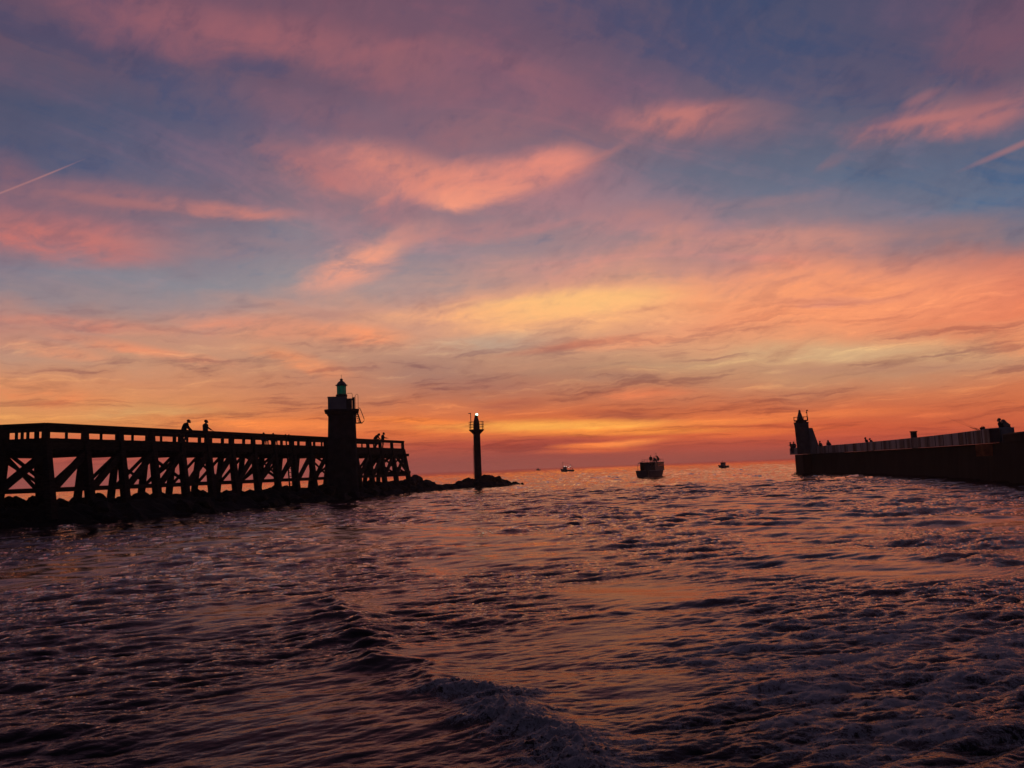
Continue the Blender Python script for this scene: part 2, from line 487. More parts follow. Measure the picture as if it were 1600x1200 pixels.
def tag(o, label=None, cat=None, group=None, kind=None):
    if label: o['label'] = label
    if cat: o['category'] = cat
    if group: o['group'] = group
    if kind: o['kind'] = kind
    return o


def thing(name, loc, rz=0.0, label=None, cat=None, group=None):
    o = bpy.data.objects.new(name, None)
    o.empty_display_size = 0.3
    o.location = loc; o.rotation_euler = (0, 0, rz)
    scene.collection.objects.link(o)
    return tag(o, label, cat, group)


def copy_tree(o, parent=None):
    c = o.copy(); scene.collection.objects.link(c)
    if parent: c.parent = parent
    for ch in list(o.children):
        copy_tree(ch, c)
    return c


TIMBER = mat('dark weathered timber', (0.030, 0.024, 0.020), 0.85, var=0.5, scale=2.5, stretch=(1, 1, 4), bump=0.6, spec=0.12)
CONCRETE = mat('pale concrete', (0.30, 0.28, 0.27), 0.9, var=0.3, scale=1.2, bump=0.4)
STONE = mat('dark tower stone', (0.05, 0.042, 0.04), 0.9, var=0.35, scale=1.8, bump=0.5)
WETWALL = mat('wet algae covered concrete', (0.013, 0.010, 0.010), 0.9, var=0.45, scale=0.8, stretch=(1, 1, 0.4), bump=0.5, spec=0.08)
ROCK = mat('wet black rock', (0.014, 0.013, 0.013), 0.75, var=0.5, scale=1.6, bump=0.8, spec=0.12)
WHITE = mat('weathered white paint', (0.25, 0.235, 0.24), 0.6, var=0.15, scale=2.0, bump=0.1)
STEEL = mat('dark painted steel', (0.07, 0.07, 0.075), 0.5, 0.3, var=0.3, scale=4, bump=0.1)
GREEN_GLASS = mat('green lit lantern glass', (0.02, 0.12, 0.08), 0.2, var=0.2, scale=1.5, bump=0, emit=(0.004, 0.085, 0.055), strength=0.24)
LAMP_GREEN = mat('bright green white beacon lamp', (0.6, 0.9, 0.8), 0.3, var=0.05, bump=0, emit=(0.45, 1.0, 0.78), strength=5.0)
LAMP_WHITE = mat('lit deck lamp', (0.9, 0.9, 0.8), 0.3, var=0.05, bump=0, emit=(1.0, 0.92, 0.75), strength=1.5)
SKIN = mat('skin', (0.40, 0.26, 0.20), 0.55, var=0.1, scale=8, bump=0.05)
HAIR = mat('dark hair', (0.02, 0.015, 0.012), 0.7, var=0.3, scale=30, bump=0.3)
NAVY = mat('navy cloth', (0.03, 0.035, 0.06), 0.9, var=0.25, scale=9, bump=0.3)
BLACK = mat('black cloth', (0.02, 0.02, 0.022), 0.9, var=0.25, scale=9, bump=0.3)
GREYCL = mat('grey cloth', (0.10, 0.10, 0.11), 0.9, var=0.25, scale=9, bump=0.3)
DENIM = mat('dark denim', (0.03, 0.04, 0.07), 0.9, var=0.3, scale=12, bump=0.3)
SHOE = mat('dark shoe leather', (0.02, 0.018, 0.016), 0.6, var=0.2, scale=9, bump=0.2)
HULL = mat('dark blue hull paint', (0.05, 0.055, 0.09), 0.5, var=0.2, scale=1.5, bump=0.1)
GLASS = mat('dark window glass', (0.02, 0.02, 0.025), 0.08, var=0.1, bump=0, spec=0.6)


# ---------------------------------------------------------------- people
def capsule(sh, a, ra, b, rb, n=12):
    a = Vector(a); b = Vector(b)
    sh.tube([a, a.lerp(b, 0.33), a.lerp(b, 0.66), b], ra, n, rb)
    sh.ball(a, ra, n); sh.ball(b, rb, n)


def solid(sh, name, material, parent, voxel):
    """fuses overlapping limbs into one continuous skin"""
    me = sh.mesh(name, material)
    o = bpy.data.objects.new(name, me)
    scene.collection.objects.link(o)
    md = o.modifiers.new('fuse', 'REMESH'); md.mode = 'VOXEL'; md.voxel_size = voxel; md.use_smooth_shade = True
    sm = o.modifiers.new('soften', 'SMOOTH'); sm.factor = 0.5; sm.iterations = 2
    dg = bpy.context.evaluated_depsgraph_get()
    m2 = bpy.data.meshes.new_from_object(o.evaluated_get(dg))
    o.modifiers.clear(); o.data = m2; m2.name = name
    bpy.data.meshes.remove(me)
    if not m2.materials:
        m2.materials.append(material)
    o.parent = parent
    return o


def person(label, loc, rz, lean=0.0, hunch=0.1, look=0.0, hands=None, legs='stand', top=NAVY, low=DENIM, hood=False,
           scale=1.0, group=None, seat=0.45, bulk=1.15):
    """one figure facing local +y; hands: wrist targets (left, right) as x, y, z"""
    t = thing('person', loc, rz, label, 'person', group)
    t.scale = (scale * bulk, scale * bulk, scale)
    if legs == 'sit':
        hipz = seat + 0.10
    else:
        hipz = 0.90
    hip = Vector((0, 0, hipz))
    ax = lambda d, a: Vector((0, math.sin(a) * d, math.cos(a) * d))
    waist = hip + ax(0.20, lean)
    chest = waist + ax(0.24, lean + hunch)
    neck = chest + ax(0.13, lean + hunch * 1.6)
    head = neck + ax(0.17, lean * 0.5 + hunch + look)
    side = Vector((1, 0, 0))
    shl = [chest + ax(0.06, lean + hunch) - side * 0.18, chest + ax(0.06, lean + hunch) + side * 0.18]
    if hands is None:
        hands = [(-0.26, 0.06 + lean * 0.3, hipz - 0.02), (0.26, 0.08 + lean * 0.3, hipz - 0.02)]
    body = Shape(); coat = Shape(); trou = Shape(); shoes = Shape(); hair = Shape()
    capsule(body, hip, 0.13, waist, 0.125); capsule(body, waist, 0.125, chest, 0.145); capsule(body, chest, 0.14, neck, 0.06)
    capsule(body, shl[0], 0.06, shl[1], 0.06)
    capsule(body, neck, 0.055, neck.lerp(head, 0.5), 0.055)
    body.ball(head + Vector((0, 0.005, 0.01)), 0.105, 14, (0.78, 0.92, 1.12))
    fd = Vector((0, math.cos(look + hunch), -math.sin(look + hunch) * 0.7)).normalized()
    capsule(body, head + fd * 0.05 - Vector((0, 0, 0.06)), 0.045, head + fd * 0.075 - Vector((0, 0, 0.085)), 0.026)      # jaw
    capsule(body, head + fd * 0.09 + Vector((0, 0, 0.0)), 0.012, head + fd * 0.118 - Vector((0, 0, 0.03)), 0.016, 8)   # nose
    capsule(body, head + fd * 0.088 + Vector((-.02, 0, -.055)), 0.011, head + fd * 0.088 + Vector((.02, 0, -.055)), 0.011, 8)  # mouth
    for s in (-1, 1):
        body.ball(head + Vector((s * 0.088, -0.005, -0.01)), 0.028, 8, (0.5, 0.8, 1.2))                                    # ear
        body.ball(head + fd * 0.084 + Vector((s * 0.033, 0, 0.012)), 0.016, 8)                                             # brow and eye
    for i, s in enumerate((-1, 1)):
        S = shl[i]; W = Vector(hands[i])
        d = W - S
        L1, L2 = 0.29, 0.26
        dist = min(d.length, L1 + L2 - 0.01)
        W = S + d.normalized() * dist
        a = (L1 * L1 - L2 * L2 + dist * dist) / (2 * dist)
        hgt = math.sqrt(max(L1 * L1 - a * a, 0))
        pole = Vector((s * 0.7, -0.6, -0.7))
        pole = (pole - d.normalized() * pole.dot(d.normalized())).normalized()
        E = S + d.normalized() * a + pole * hgt
        capsule(body, S, 0.055, E, 0.042); capsule(body, E, 0.042, W, 0.028)
        capsule(coat, S, 0.072, E, 0.058); capsule(coat, E, 0.058, E.lerp(W, 0.93), 0.044)
        fdir = (W - E).normalized()
        cross = fdir.cross(Vector((s, 0, 0.2))).normalized(); wid = fdir.cross(cross).normalized()
        palm = W + fdir * 0.085
        for q in (-1.5, -0.5, 0.5, 1.5):
            capsule(body, W + wid * q * 0.008 + fdir * 0.02, 0.017, palm + wid * q * 0.021, 0.014, 8)
            fl = (0.062, 0.074, 0.078, 0.066)[int(q + 1.5)]
            k1 = palm + wid * q * 0.023 + fdir * fl * 0.55 - cross * 0.008
            capsule(body, palm + wid * q * 0.021, 0.0115, k1, 0.0105, 8)
            capsule(body, k1, 0.0105, k1 + (fdir * 0.6 - cross * 0.8) * fl * 0.6, 0.009, 8)
        th = W + fdir * 0.03 - wid * s * 0.03
        capsule(body, W + fdir * 0.02, 0.016, th + fdir * 0.02, 0.013, 8)
        capsule(body, th + fdir * 0.02, 0.013, th + fdir * 0.055 - wid * s * 0.018 - cross * 0.015, 0.010, 8)
        hj = hip + Vector((s * 0.09, 0, -0.02))
        if legs == 'sit':
            K = hj + Vector((s * 0.05, 0.42, 0.03)); A = K + Vector((0, 0.04, -0.43))
        elif legs == 'stride':
            K = hj + Vector((s * 0.02, 0.10 * s + 0.03, -0.41)); A = Vector((s * 0.11, 0.20 * s, 0.08))
        elif legs == 'bent':
            K = hj + Vector((s * 0.04, 0.16, -0.38)); A = Vector((s * 0.12, 0.02, 0.08))
        else:
            K = hj + Vector((s * 0.02, 0.02, -0.40)); A = Vector((s * 0.12, -0.02, 0.08))
        capsule(body, hj, 0.085, K, 0.055); capsule(body, K, 0.055, A, 0.036)
        capsule(trou, hj, 0.105, K, 0.072); capsule(trou, K, 0.072, A + Vector((0, 0, 0.02)), 0.056)
        toe = A + Vector((s * 0.02, 0.16, -0.04))
        capsule(body, A, 0.035, toe, 0.028)
        capsule(shoes, A + Vector((0, -0.03, -0.03)), 0.048, toe + Vector((0, 0.02, 0)), 0.04)
    capsule(coat, hip + Vector((0, 0, -0.03)), 0.155, waist, 0.15); capsule(coat, waist, 0.15, chest, 0.165)
    capsule(coat, chest, 0.16, neck, 0.075); capsule(coat, shl[0], 0.078, shl[1], 0.078)
    for s in (-1, 1):
        capsule(coat, hip + side * s * 0.06, 0.125, chest + side * s * 0.07, 0.125)
    capsule(trou, hip - side * 0.06, 0.13, hip + side * 0.06, 0.13)
    if hood:
        capsule(coat, neck + Vector((0, -0.05, 0.0)), 0.10, head + Vector((0, -0.045, 0.03)), 0.115)
    back = -fd * 0.028 + Vector((0, 0, 0.035))
    hair.ball(head + back, 0.108, 14, (0.86, 0.94, 1.02))
    solid(body, 'body', SKIN, t, 0.0095)
    solid(coat, 'jacket', top, t, 0.018)
    solid(trou, 'trousers', low, t, 0.018)
    solid(shoes, 'shoes', SHOE, t, 0.016)
    solid(hair, 'hair', HAIR, t, 0.014)
    return t

# ---------------------------------------------------------------- the sea
def wave_tile(n, size, seed, peak, lo, hi, slope_pow, heading, spread, choppy):
    """one square patch of random sea from a wave spectrum: height and sideways shift, unit rms"""
    rg = np.random.default_rng(seed)
    k1 = np.fft.fftfreq(n, d=size / n) * 2 * np.pi
    kx, ky = np.meshgrid(k1, k1, indexing='xy')
    k = np.hypot(kx, ky); k[0, 0] = 1
    kp = 2 * np.pi / peak
    amp = k ** (-slope_pow) * np.exp(-0.6 * (kp / k) ** 2)
    amp *= (k > 2 * np.pi / hi) * np.exp(-(k * lo / (2 * np.pi)) ** 2)
    if spread:
        c = (kx * math.cos(heading) + ky * math.sin(heading)) / k
        amp *= (0.07 + np.abs(c) ** spread)
    amp[0, 0] = 0
    ph = (rg.normal(size=(n, n)) + 1j * rg.normal(size=(n, n))) * amp
    h = np.fft.ifft2(ph).real
    s = h.std()
    dx = np.fft.ifft2(-1j * kx / k * ph).real
    dy = np.fft.ifft2(-1j * ky / k * ph).real
    return (h / s).astype(np.float32), (dx / s * choppy).astype(np.float32), (dy / s * choppy).astype(np.float32), size


def sample(tile, x, y, rot=0.0, scale=1.0, shift=(0, 0), only_h=False):
    c, s = math.cos(rot), math.sin(rot)
    n = tile[0].shape[0]
    u = ((c * x + s * y) / scale + shift[0]) / tile[3] * n
    v = ((-s * x + c * y) / scale + shift[1]) / tile[3] * n
    iu = np.floor(u).astype(np.int64); iv = np.floor(v).astype(np.int64)
    fu = (u - iu).astype(np.float32); fv = (v - iv).astype(np.float32)
    a, b = iu % n, (iu + 1) % n
    p, q = iv % n, (iv + 1) % n

    def g(t):
        return (t[p, a] * (1 - fu) * (1 - fv) + t[p, b] * fu * (1 - fv) + t[q, a] * (1 - fu) * fv + t[q, b] * fu * fv)
    h = g(tile[0])
    if only_h:
        return h
    dx, dy = g(tile[1]), g(tile[2])
    return h, dx * c - dy * s, dx * s + dy * c


def dist_polyline(x, y, pts):
    """distance to a polyline and the position along it (0..1)"""
    best = np.full(x.shape, 1e9); along = np.zeros(x.shape)
    n = len(pts) - 1
    for i in range(n):
        (ax, ay), (bx, by) = pts[i], pts[i + 1]
        vx, vy = bx - ax, by - ay
        t = np.clip(((x - ax) * vx + (y - ay) * vy) / (vx * vx + vy * vy), 0, 1)
        d = np.hypot(x - ax - t * vx, y - ay - t * vy)
        m = d < best
        best[m] = d[m]; along[m] = (i + t[m]) / n
    return best, along


def blob(x, y, cx, cy, rx, ry, rot=0.0):
    c, s = math.cos(rot), math.sin(rot)
    u = (c * (x - cx) + s * (y - cy)) / rx
    v = (-s * (x - cx) + c * (y - cy)) / ry
    return np.exp(-(u * u + v * v))


def build_water():
    # rings of vertices around the boat: close together near it, wider towards the horizon
    r = [0.3, 1.2, 2.4, 3.6, 4.6]
    x = 5.3
    while x < 6000:
        r.append(x)
        x += min(max(0.42 * x * x / 1753, 0.006 * x if x > 80 else 0), 0.17 if x < 80 else 0.0085 * x)
    r = np.array(r)
    t = np.linspace(math.tan(R(-38)), math.tan(R(38)), 1250)
    dense = np.arctan(t)
    coarse = R(38) + (R(322) - R(38)) * np.linspace(0, 1, 262)[1:-1]
    th = np.concatenate([dense, coarse])
    nr, nc = len(r), len(th)
    rr, tt = np.meshgrid(r, th, indexing='ij')
    X = (rr * np.sin(tt)).ravel(); Y = (rr * np.cos(tt)).ravel(); D = rr.ravel()

    big = wave_tile(1024, 71.0, 3, 4.2, 0.30, 30, 2.15, R(80), 6.0, 1.0)
    chop = wave_tile(1024, 23.0, 5, 1.1, 0.07, 5, 2.1, R(106), 8.0, 1.0)
    fine = wave_tile(1024, 9.1, 7, 0.42, 0.022, 1.4, 2.0, R(110), 6.0, 1.0)
    turb = wave_tile(1024, 11.0, 9, 1.0, 0.03, 4, 1.9, R(90), 1.2, 0.6)
    lump = wave_tile(512, 40.0, 13, 9.0, 1.2, 40, 2.2, 0.0, 0, 0.0)

    slick = sample(lump, X, Y * 0.6, 0.4, 1.0, (3, 9), True)          # calmer and rougher patches
    patch = smooth(-1.1, 0.9, slick)
    near_right = blob(X, Y, 5.2, 11.5, 4.6, 5.6, -0.25) + 0.8 * blob(X, Y, 2.6, 7.0, 3.2, 2.4, 0.0)
    near_right = np.clip(near_right, 0, 1)
    wake = smooth(0.0, 1.0, near_right)
    bank = smooth(60, 25, Y) * smooth(0, -22, X)

    h1, a1, b1 = sample(big, X, Y, 0.0, 1.0, (0, 0))
    h2, a2, b2 = sample(big, X, Y, R(-38), 1.43, (31, 12))
    hc, ac, bc = sample(chop, X, Y, 0.0, 1.0, (5, 5))
    hd, ad, bd = sample(chop, X, Y, R(25), 1.7, (11, 2))
    hf, af, bf = sample(fine, X, Y, 0.0, 1.0)
    ht, at_, bt = sample(turb, X, Y, 0.2, 1.0)
    far = 1 / (1 + (D / 900) ** 2)
    big_amp = (0.013 + 0.020 * smooth(8, 40, D) + 0.012 * smooth(-3, 6, X) * smooth(10, 30, D)) * far * (1 + 0.5 * smooth(80, 250, D))
    chop_amp = (0.0125 + 0.007 * smooth(12, 35, D)) * (0.4 + 0.8 * patch) / (1 + (D / 300) ** 2)
    chop_amp = chop_amp * (1 + 0.12 * smooth(1, -4, X) * smooth(40, 14, D)) * (1 + 0.9 * smooth(50, 160, D))
    fine_amp = 0.0080 * (0.35 + 0.9 * patch) * (1 + 0.5 * wake) / (1 + (D / 75) ** 2)
    turb_amp = wake * 0.007
    Z = (h1 + 0.7 * h2) * big_amp + (hc + 0.8 * hd) * chop_amp + hf * fine_amp + ht * turb_amp
    SX = (a1 + 0.7 * a2) * big_amp + (ac + 0.8 * ad) * chop_amp + af * fine_amp + at_ * turb_amp
    SY = (b1 + 0.7 * b2) * big_amp + (bc + 0.8 * bd) * chop_amp + bf * fine_amp + bt * turb_amp

    # wake of the boat the picture was taken from: long curling ridges
    edge = 0.35 * ht + 0.5 * hc
    foam = np.zeros_like(Z)

    def ridge(pts, height, width, rough, foam_from, foam_to, foam_amt, fw=1.3):
        nonlocal Z, foam
        d, al = dist_polyline(X + 0.05 * ht + 0.08 * hc, Y + 0.10 * hc, pts)
        taper = smooth(0.0, 0.15, al) * smooth(1.0, 0.85, al)
        g = np.exp(-(np.sqrt(d * d + 0.004) / (width * 0.62))) * taper
        Z += g * height * (0.8 + 1.3 * rough * edge)
        fo = np.exp(-(d / (width * fw)) ** 2) * smooth(foam_from, foam_from + 0.12, al) * smooth(foam_to + 0.01, foam_to - 0.1, al)
        foam = np.maximum(foam, fo * foam_amt)
    ridge([(-3.9, 16.2), (-3.2, 14.4), (-2.4, 12.2), (-1.6, 9.9), (-0.9, 8.7), (-0.3, 7.8), (0.15, 7.0), (0.45, 6.3), (0.7, 5.6)], 0.14, 0.55, 0.10, 0.46, 1.0, 0.72, 1.0)
    ridge([(3.0, 17.4), (5.2, 18.6), (8.0, 18.0), (10.6, 16.2)], 0.07, 1.6, 0.1, 2, 2, 0)
    ridge([(1.35, 9.6), (2.3, 8.8), (3.3, 8.9), (4.6, 9.4)], 0.02, 0.3, 0.1, 0.0, 1.0, 0.6)
    ridge([(2.4, 12.6), (4.2, 13.7), (6.6, 13.4), (8.6, 11.6)], 0.04, 0.8, 0.1, 0.1, 0.8, 0.25)
    ridge([(3.2, 10.3), (4.4, 10.6), (5.8, 10.2)], 0.035, 0.6, 0.1, 0.0, 1.0, 0.45)
    ridge([(2.3, 8.0), (3.3, 8.4), (4.6, 8.1), (5.6, 7.2)], 0.04, 0.6, 0.1, 0.0, 1.0, 0.55)
    ridge([(2.0, 6.6), (3.2, 6.7), (4.6, 6.1)], 0.035, 0.5, 0.1, 0.0, 1.0, 0.5)
    ridge([(9, 30), (14, 32), (20, 30)], 0.06, 1.6, 0.1, 2, 2, 0)
    ridge([(13, 44), (19, 46), (27, 43)], 0.07, 2.0, 0.1, 2, 2, 0)
    ridge([(4, 50), (10, 53), (16, 51)], 0.05, 1.8, 0.1, 2, 2, 0)
    # calm upwelling pools that mirror the bright sky
    calm = (blob(X, Y, 1.35, 8.1, 0.7, 1.0, -0.5) + blob(X, Y, 1.9, 14.2, 1.8, 1.5, 0.0) + blob(X, Y, 7.4, 15.4, 2.6, 1.0, -0.3)
            + blob(X, Y, 11.5, 42, 4, 6, 0.0) + blob(X, Y, 1.0, 10.8, 0.8, 0.9, 0) + blob(X, Y, 16, 25, 5, 2.5, 0))
    calm = np.clip(calm, 0, 0.82)
    calm *= smooth(0.8, 0.2, foam)
    base_big = (h1 + 0.7 * h2) * big_amp * 0.6
    Z = Z * (1 - calm) + base_big * calm
    # loose foam of the churned water
    fo2 = np.clip(blob(X, Y, 4.6, 9.6, 2.6, 2.4, 0) * 0.72 + blob(X, Y, 2.8, 6.9, 1.6, 1.3, 0) * 0.72 + blob(X, Y, 1.7, 8.9, 1.0, 1.3, 0.5) * 0.42
                  + blob(X, Y, 0.1, 6.6, 0.9, 1.0, 0) * 0.42, 0, 1) * (0.65 + 0.35 * ht)
    foam = np.clip(np.maximum(foam, fo2), 0, 1) * (1 - calm)
    froth = smooth(0.35, 0.9, foam)
    hs = sample(turb, X, Y, 1.1, 0.32, (4, 2), True)
    hs2 = sample(turb, X, Y, 0.5, 0.14, (1, 7), True) / (1 + (D / 12) ** 4)
    Z += froth * (0.2 + 0.8 * smooth(1.6, 0.4, X)) * (0.008 * np.abs(ht) + 0.022 * np.abs(hs) + 0.006 * np.abs(hs2))

    SX *= (1 - 0.8 * calm); SY *= (1 - 0.8 * calm)
    co = np.stack([X + SX, Y + SY, Z], 1).astype(np.float32)

    nv = nr * nc
    ii = np.arange(nr - 1)[:, None]; jj = np.arange(nc)[None, :]
    j2 = (jj + 1) % nc
    quads = np.stack([ii * nc + jj, ii * nc + j2, (ii + 1) * nc + j2, (ii + 1) * nc + jj], -1).reshape(-1, 4)

    nf = len(quads)
    me = bpy.data.meshes.new('water')
    me.vertices.add(nv)
    me.vertices.foreach_set('co', co.ravel())
    me.loops.add(nf * 4)
    me.loops.foreach_set('vertex_index', quads.ravel().astype(np.int32))
    me.polygons.add(nf)
    me.polygons.foreach_set('loop_start', (np.arange(nf) * 4).astype(np.int32))
    me.polygons.foreach_set('use_smooth', np.ones(nf, bool))
    at1 = me.attributes.new('foam', 'FLOAT', 'POINT')
    at1.data.foreach_set('value', foam.astype(np.float32))
    at2 = me.attributes.new('ripple', 'FLOAT', 'POINT')
    at2.data.foreach_set('value', ((0.3 + 0.9 * patch) * (1 - 0.75 * calm)).astype(np.float32))
    me.update(calc_edges=True)
    ob = bpy.data.objects.new('water', me)
    scene.collection.objects.link(ob)
    ob['kind'] = 'structure'
    ob['label'] = 'choppy dark harbour water with a foaming boat wake in front'

    m = bpy.data.materials.new('sea water'); m.use_nodes = True
    nt = m.node_tree; N = nt.nodes; Lk = nt.links
    N.remove(N['Principled BSDF'])
    geo = N.new('ShaderNodeNewGeometry')
    rip = N.new('ShaderNodeAttribute'); rip.attribute_name = 'ripple'
    fa = N.new('ShaderNodeAttribute'); fa.attribute_name = 'foam'

    def noise_tex(scale, sx, sy, rot, det, rough=0.6):
        mp = N.new('ShaderNodeMapping')
        mp.inputs[2].default_value = (0, 0, rot)
        mp.inputs[3].default_value = (sx, sy, 1)
        Lk.new(geo.outputs['Position'], mp.inputs[0])
        n = N.new('ShaderNodeTexNoise')
        n.inputs['Scale'].default_value = scale; n.inputs['Detail'].default_value = det
        n.inputs['Roughness'].default_value = rough
        Lk.new(mp.outputs[0], n.inputs[0])
        return n

    def bump(h, strength, dist, prev=None):
        b = N.new('ShaderNodeBump')
        b.inputs['Distance'].default_value = dist
        if isinstance(strength, float):
            b.inputs['Strength'].default_value = strength
        else:
            Lk.new(strength, b.inputs['Strength'])
        Lk.new(h, b.inputs['Height'])
        if prev:
            Lk.new(prev, b.inputs['Normal'])
        return b.outputs[0]
    n1 = noise_tex(9.0, 1.0, 2.2, R(-20), 4)
    n0 = noise_tex(0.8, 1.0, 2.6, R(8), 6, 0.68)
    b0 = bump(n0.outputs[0], 0.05, 0.3)
    b1 = bump(n1.outputs[0], rip.outputs['Fac'], 0.012, b0)
    # warm tint painted into the gloss to redden the reflected sky
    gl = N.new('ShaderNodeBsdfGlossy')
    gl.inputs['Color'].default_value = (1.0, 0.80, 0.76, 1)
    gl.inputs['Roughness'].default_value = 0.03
    fr = N.new('ShaderNodeFresnel'); fr.inputs['IOR'].default_value = 1.31
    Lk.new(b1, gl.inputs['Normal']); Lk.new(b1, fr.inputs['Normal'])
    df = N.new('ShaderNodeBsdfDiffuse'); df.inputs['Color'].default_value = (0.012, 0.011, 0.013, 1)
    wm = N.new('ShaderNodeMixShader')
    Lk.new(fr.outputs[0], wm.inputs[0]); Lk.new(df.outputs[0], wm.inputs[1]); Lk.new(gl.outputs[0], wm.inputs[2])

    fm = N.new('ShaderNodeBsdfPrincipled')
    fm.inputs['Base Color'].default_value = (0.82, 0.80, 0.82, 1)
    fm.inputs['Roughness'].default_value = 0.75
    fn1 = noise_tex(7.5, 1, 1, 0, 10, 0.78)
    fn1.inputs['Distortion'].default_value = 1.6
    fn2 = noise_tex(45, 1, 1, 0, 5, 0.7)
    vo = N.new('ShaderNodeTexVoronoi'); vo.feature = 'DISTANCE_TO_EDGE'
    vo.inputs['Scale'].default_value = 5.0
    wrp = N.new('ShaderNodeVectorMath'); wrp.operation = 'ADD'
    sc = N.new('ShaderNodeVectorMath'); sc.operation = 'SCALE'; sc.inputs[3].default_value = 0.9
    Lk.new(fn1.outputs['Color'], sc.inputs[0]); Lk.new(sc.outputs[0], wrp.inputs[0]); Lk.new(geo.outputs['Position'], wrp.inputs[1])
    Lk.new(wrp.outputs[0], vo.inputs['Vector'])

    def mth(op, a, b, c=0.0):
        n = N.new('ShaderNodeMath'); n.operation = op
        for i, v in enumerate((a, b, c)):
            if isinstance(v, (int, float)):
                n.inputs[i].default_value = v
            else:
                Lk.new(v, n.inputs[i])
        return n.outputs[0]
    web = mth('MULTIPLY', vo.outputs['Distance'], -2.0)                 # lacy net of foam between open cells
    tt = mth('ADD', mth('MULTIPLY_ADD', fn1.outputs[0], 1.5, web), mth('MULTIPLY', fn2.outputs[0], 0.7))
    den = mth('ADD', tt, mth('MULTIPLY', fa.outputs['Fac'], 1.25))
    mr = N.new('ShaderNodeMapRange'); mr.interpolation_type = 'SMOOTHSTEP'
    mr.inputs[1].default_value = 1.38; mr.inputs[2].default_value = 1.66
    mr.inputs[3].default_value = 0; mr.inputs[4].default_value = 0.92
    Lk.new(den, mr.inputs[0])
    gate = N.new('ShaderNodeMapRange'); gate.inputs[1].default_value = 0.02; gate.inputs[2].default_value = 0.2
    Lk.new(fa.outputs['Fac'], gate.inputs[0])
    fac = mth('MULTIPLY', mr.outputs[0], gate.outputs[0])
    Lk.new(bump(den, 1.0, 0.035), fm.inputs['Normal'])
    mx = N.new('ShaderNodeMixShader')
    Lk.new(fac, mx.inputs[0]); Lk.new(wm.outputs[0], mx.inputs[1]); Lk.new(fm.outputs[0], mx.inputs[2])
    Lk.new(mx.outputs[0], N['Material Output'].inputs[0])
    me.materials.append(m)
    return ob


build_water()

# ---------------------------------------------------------------- wooden jetty on the left
U = Vector((0.300, 0.954, 0)); NRM = Vector((0.954, -0.300, 0))
START = Vector((-27.55, 46.9, 0))
BAY = 2.851
NB = 17                                    # bays along the channel, last bent at the head of the jetty
V2 = Vector((-0.997, 0.08, 0)); N2 = Vector((0.08, 0.997, 0)) * -1
WIDTH = 3.0


def pier_point(i, off, z):
    """off: metres towards the channel from the front rail line"""
    if i >= 0:
        p = START + U * (BAY * i) + NRM * off
    else:
        p = START + V2 * (-2.7 * i) + N2 * off
    return Vector((p.x, p.y, z))


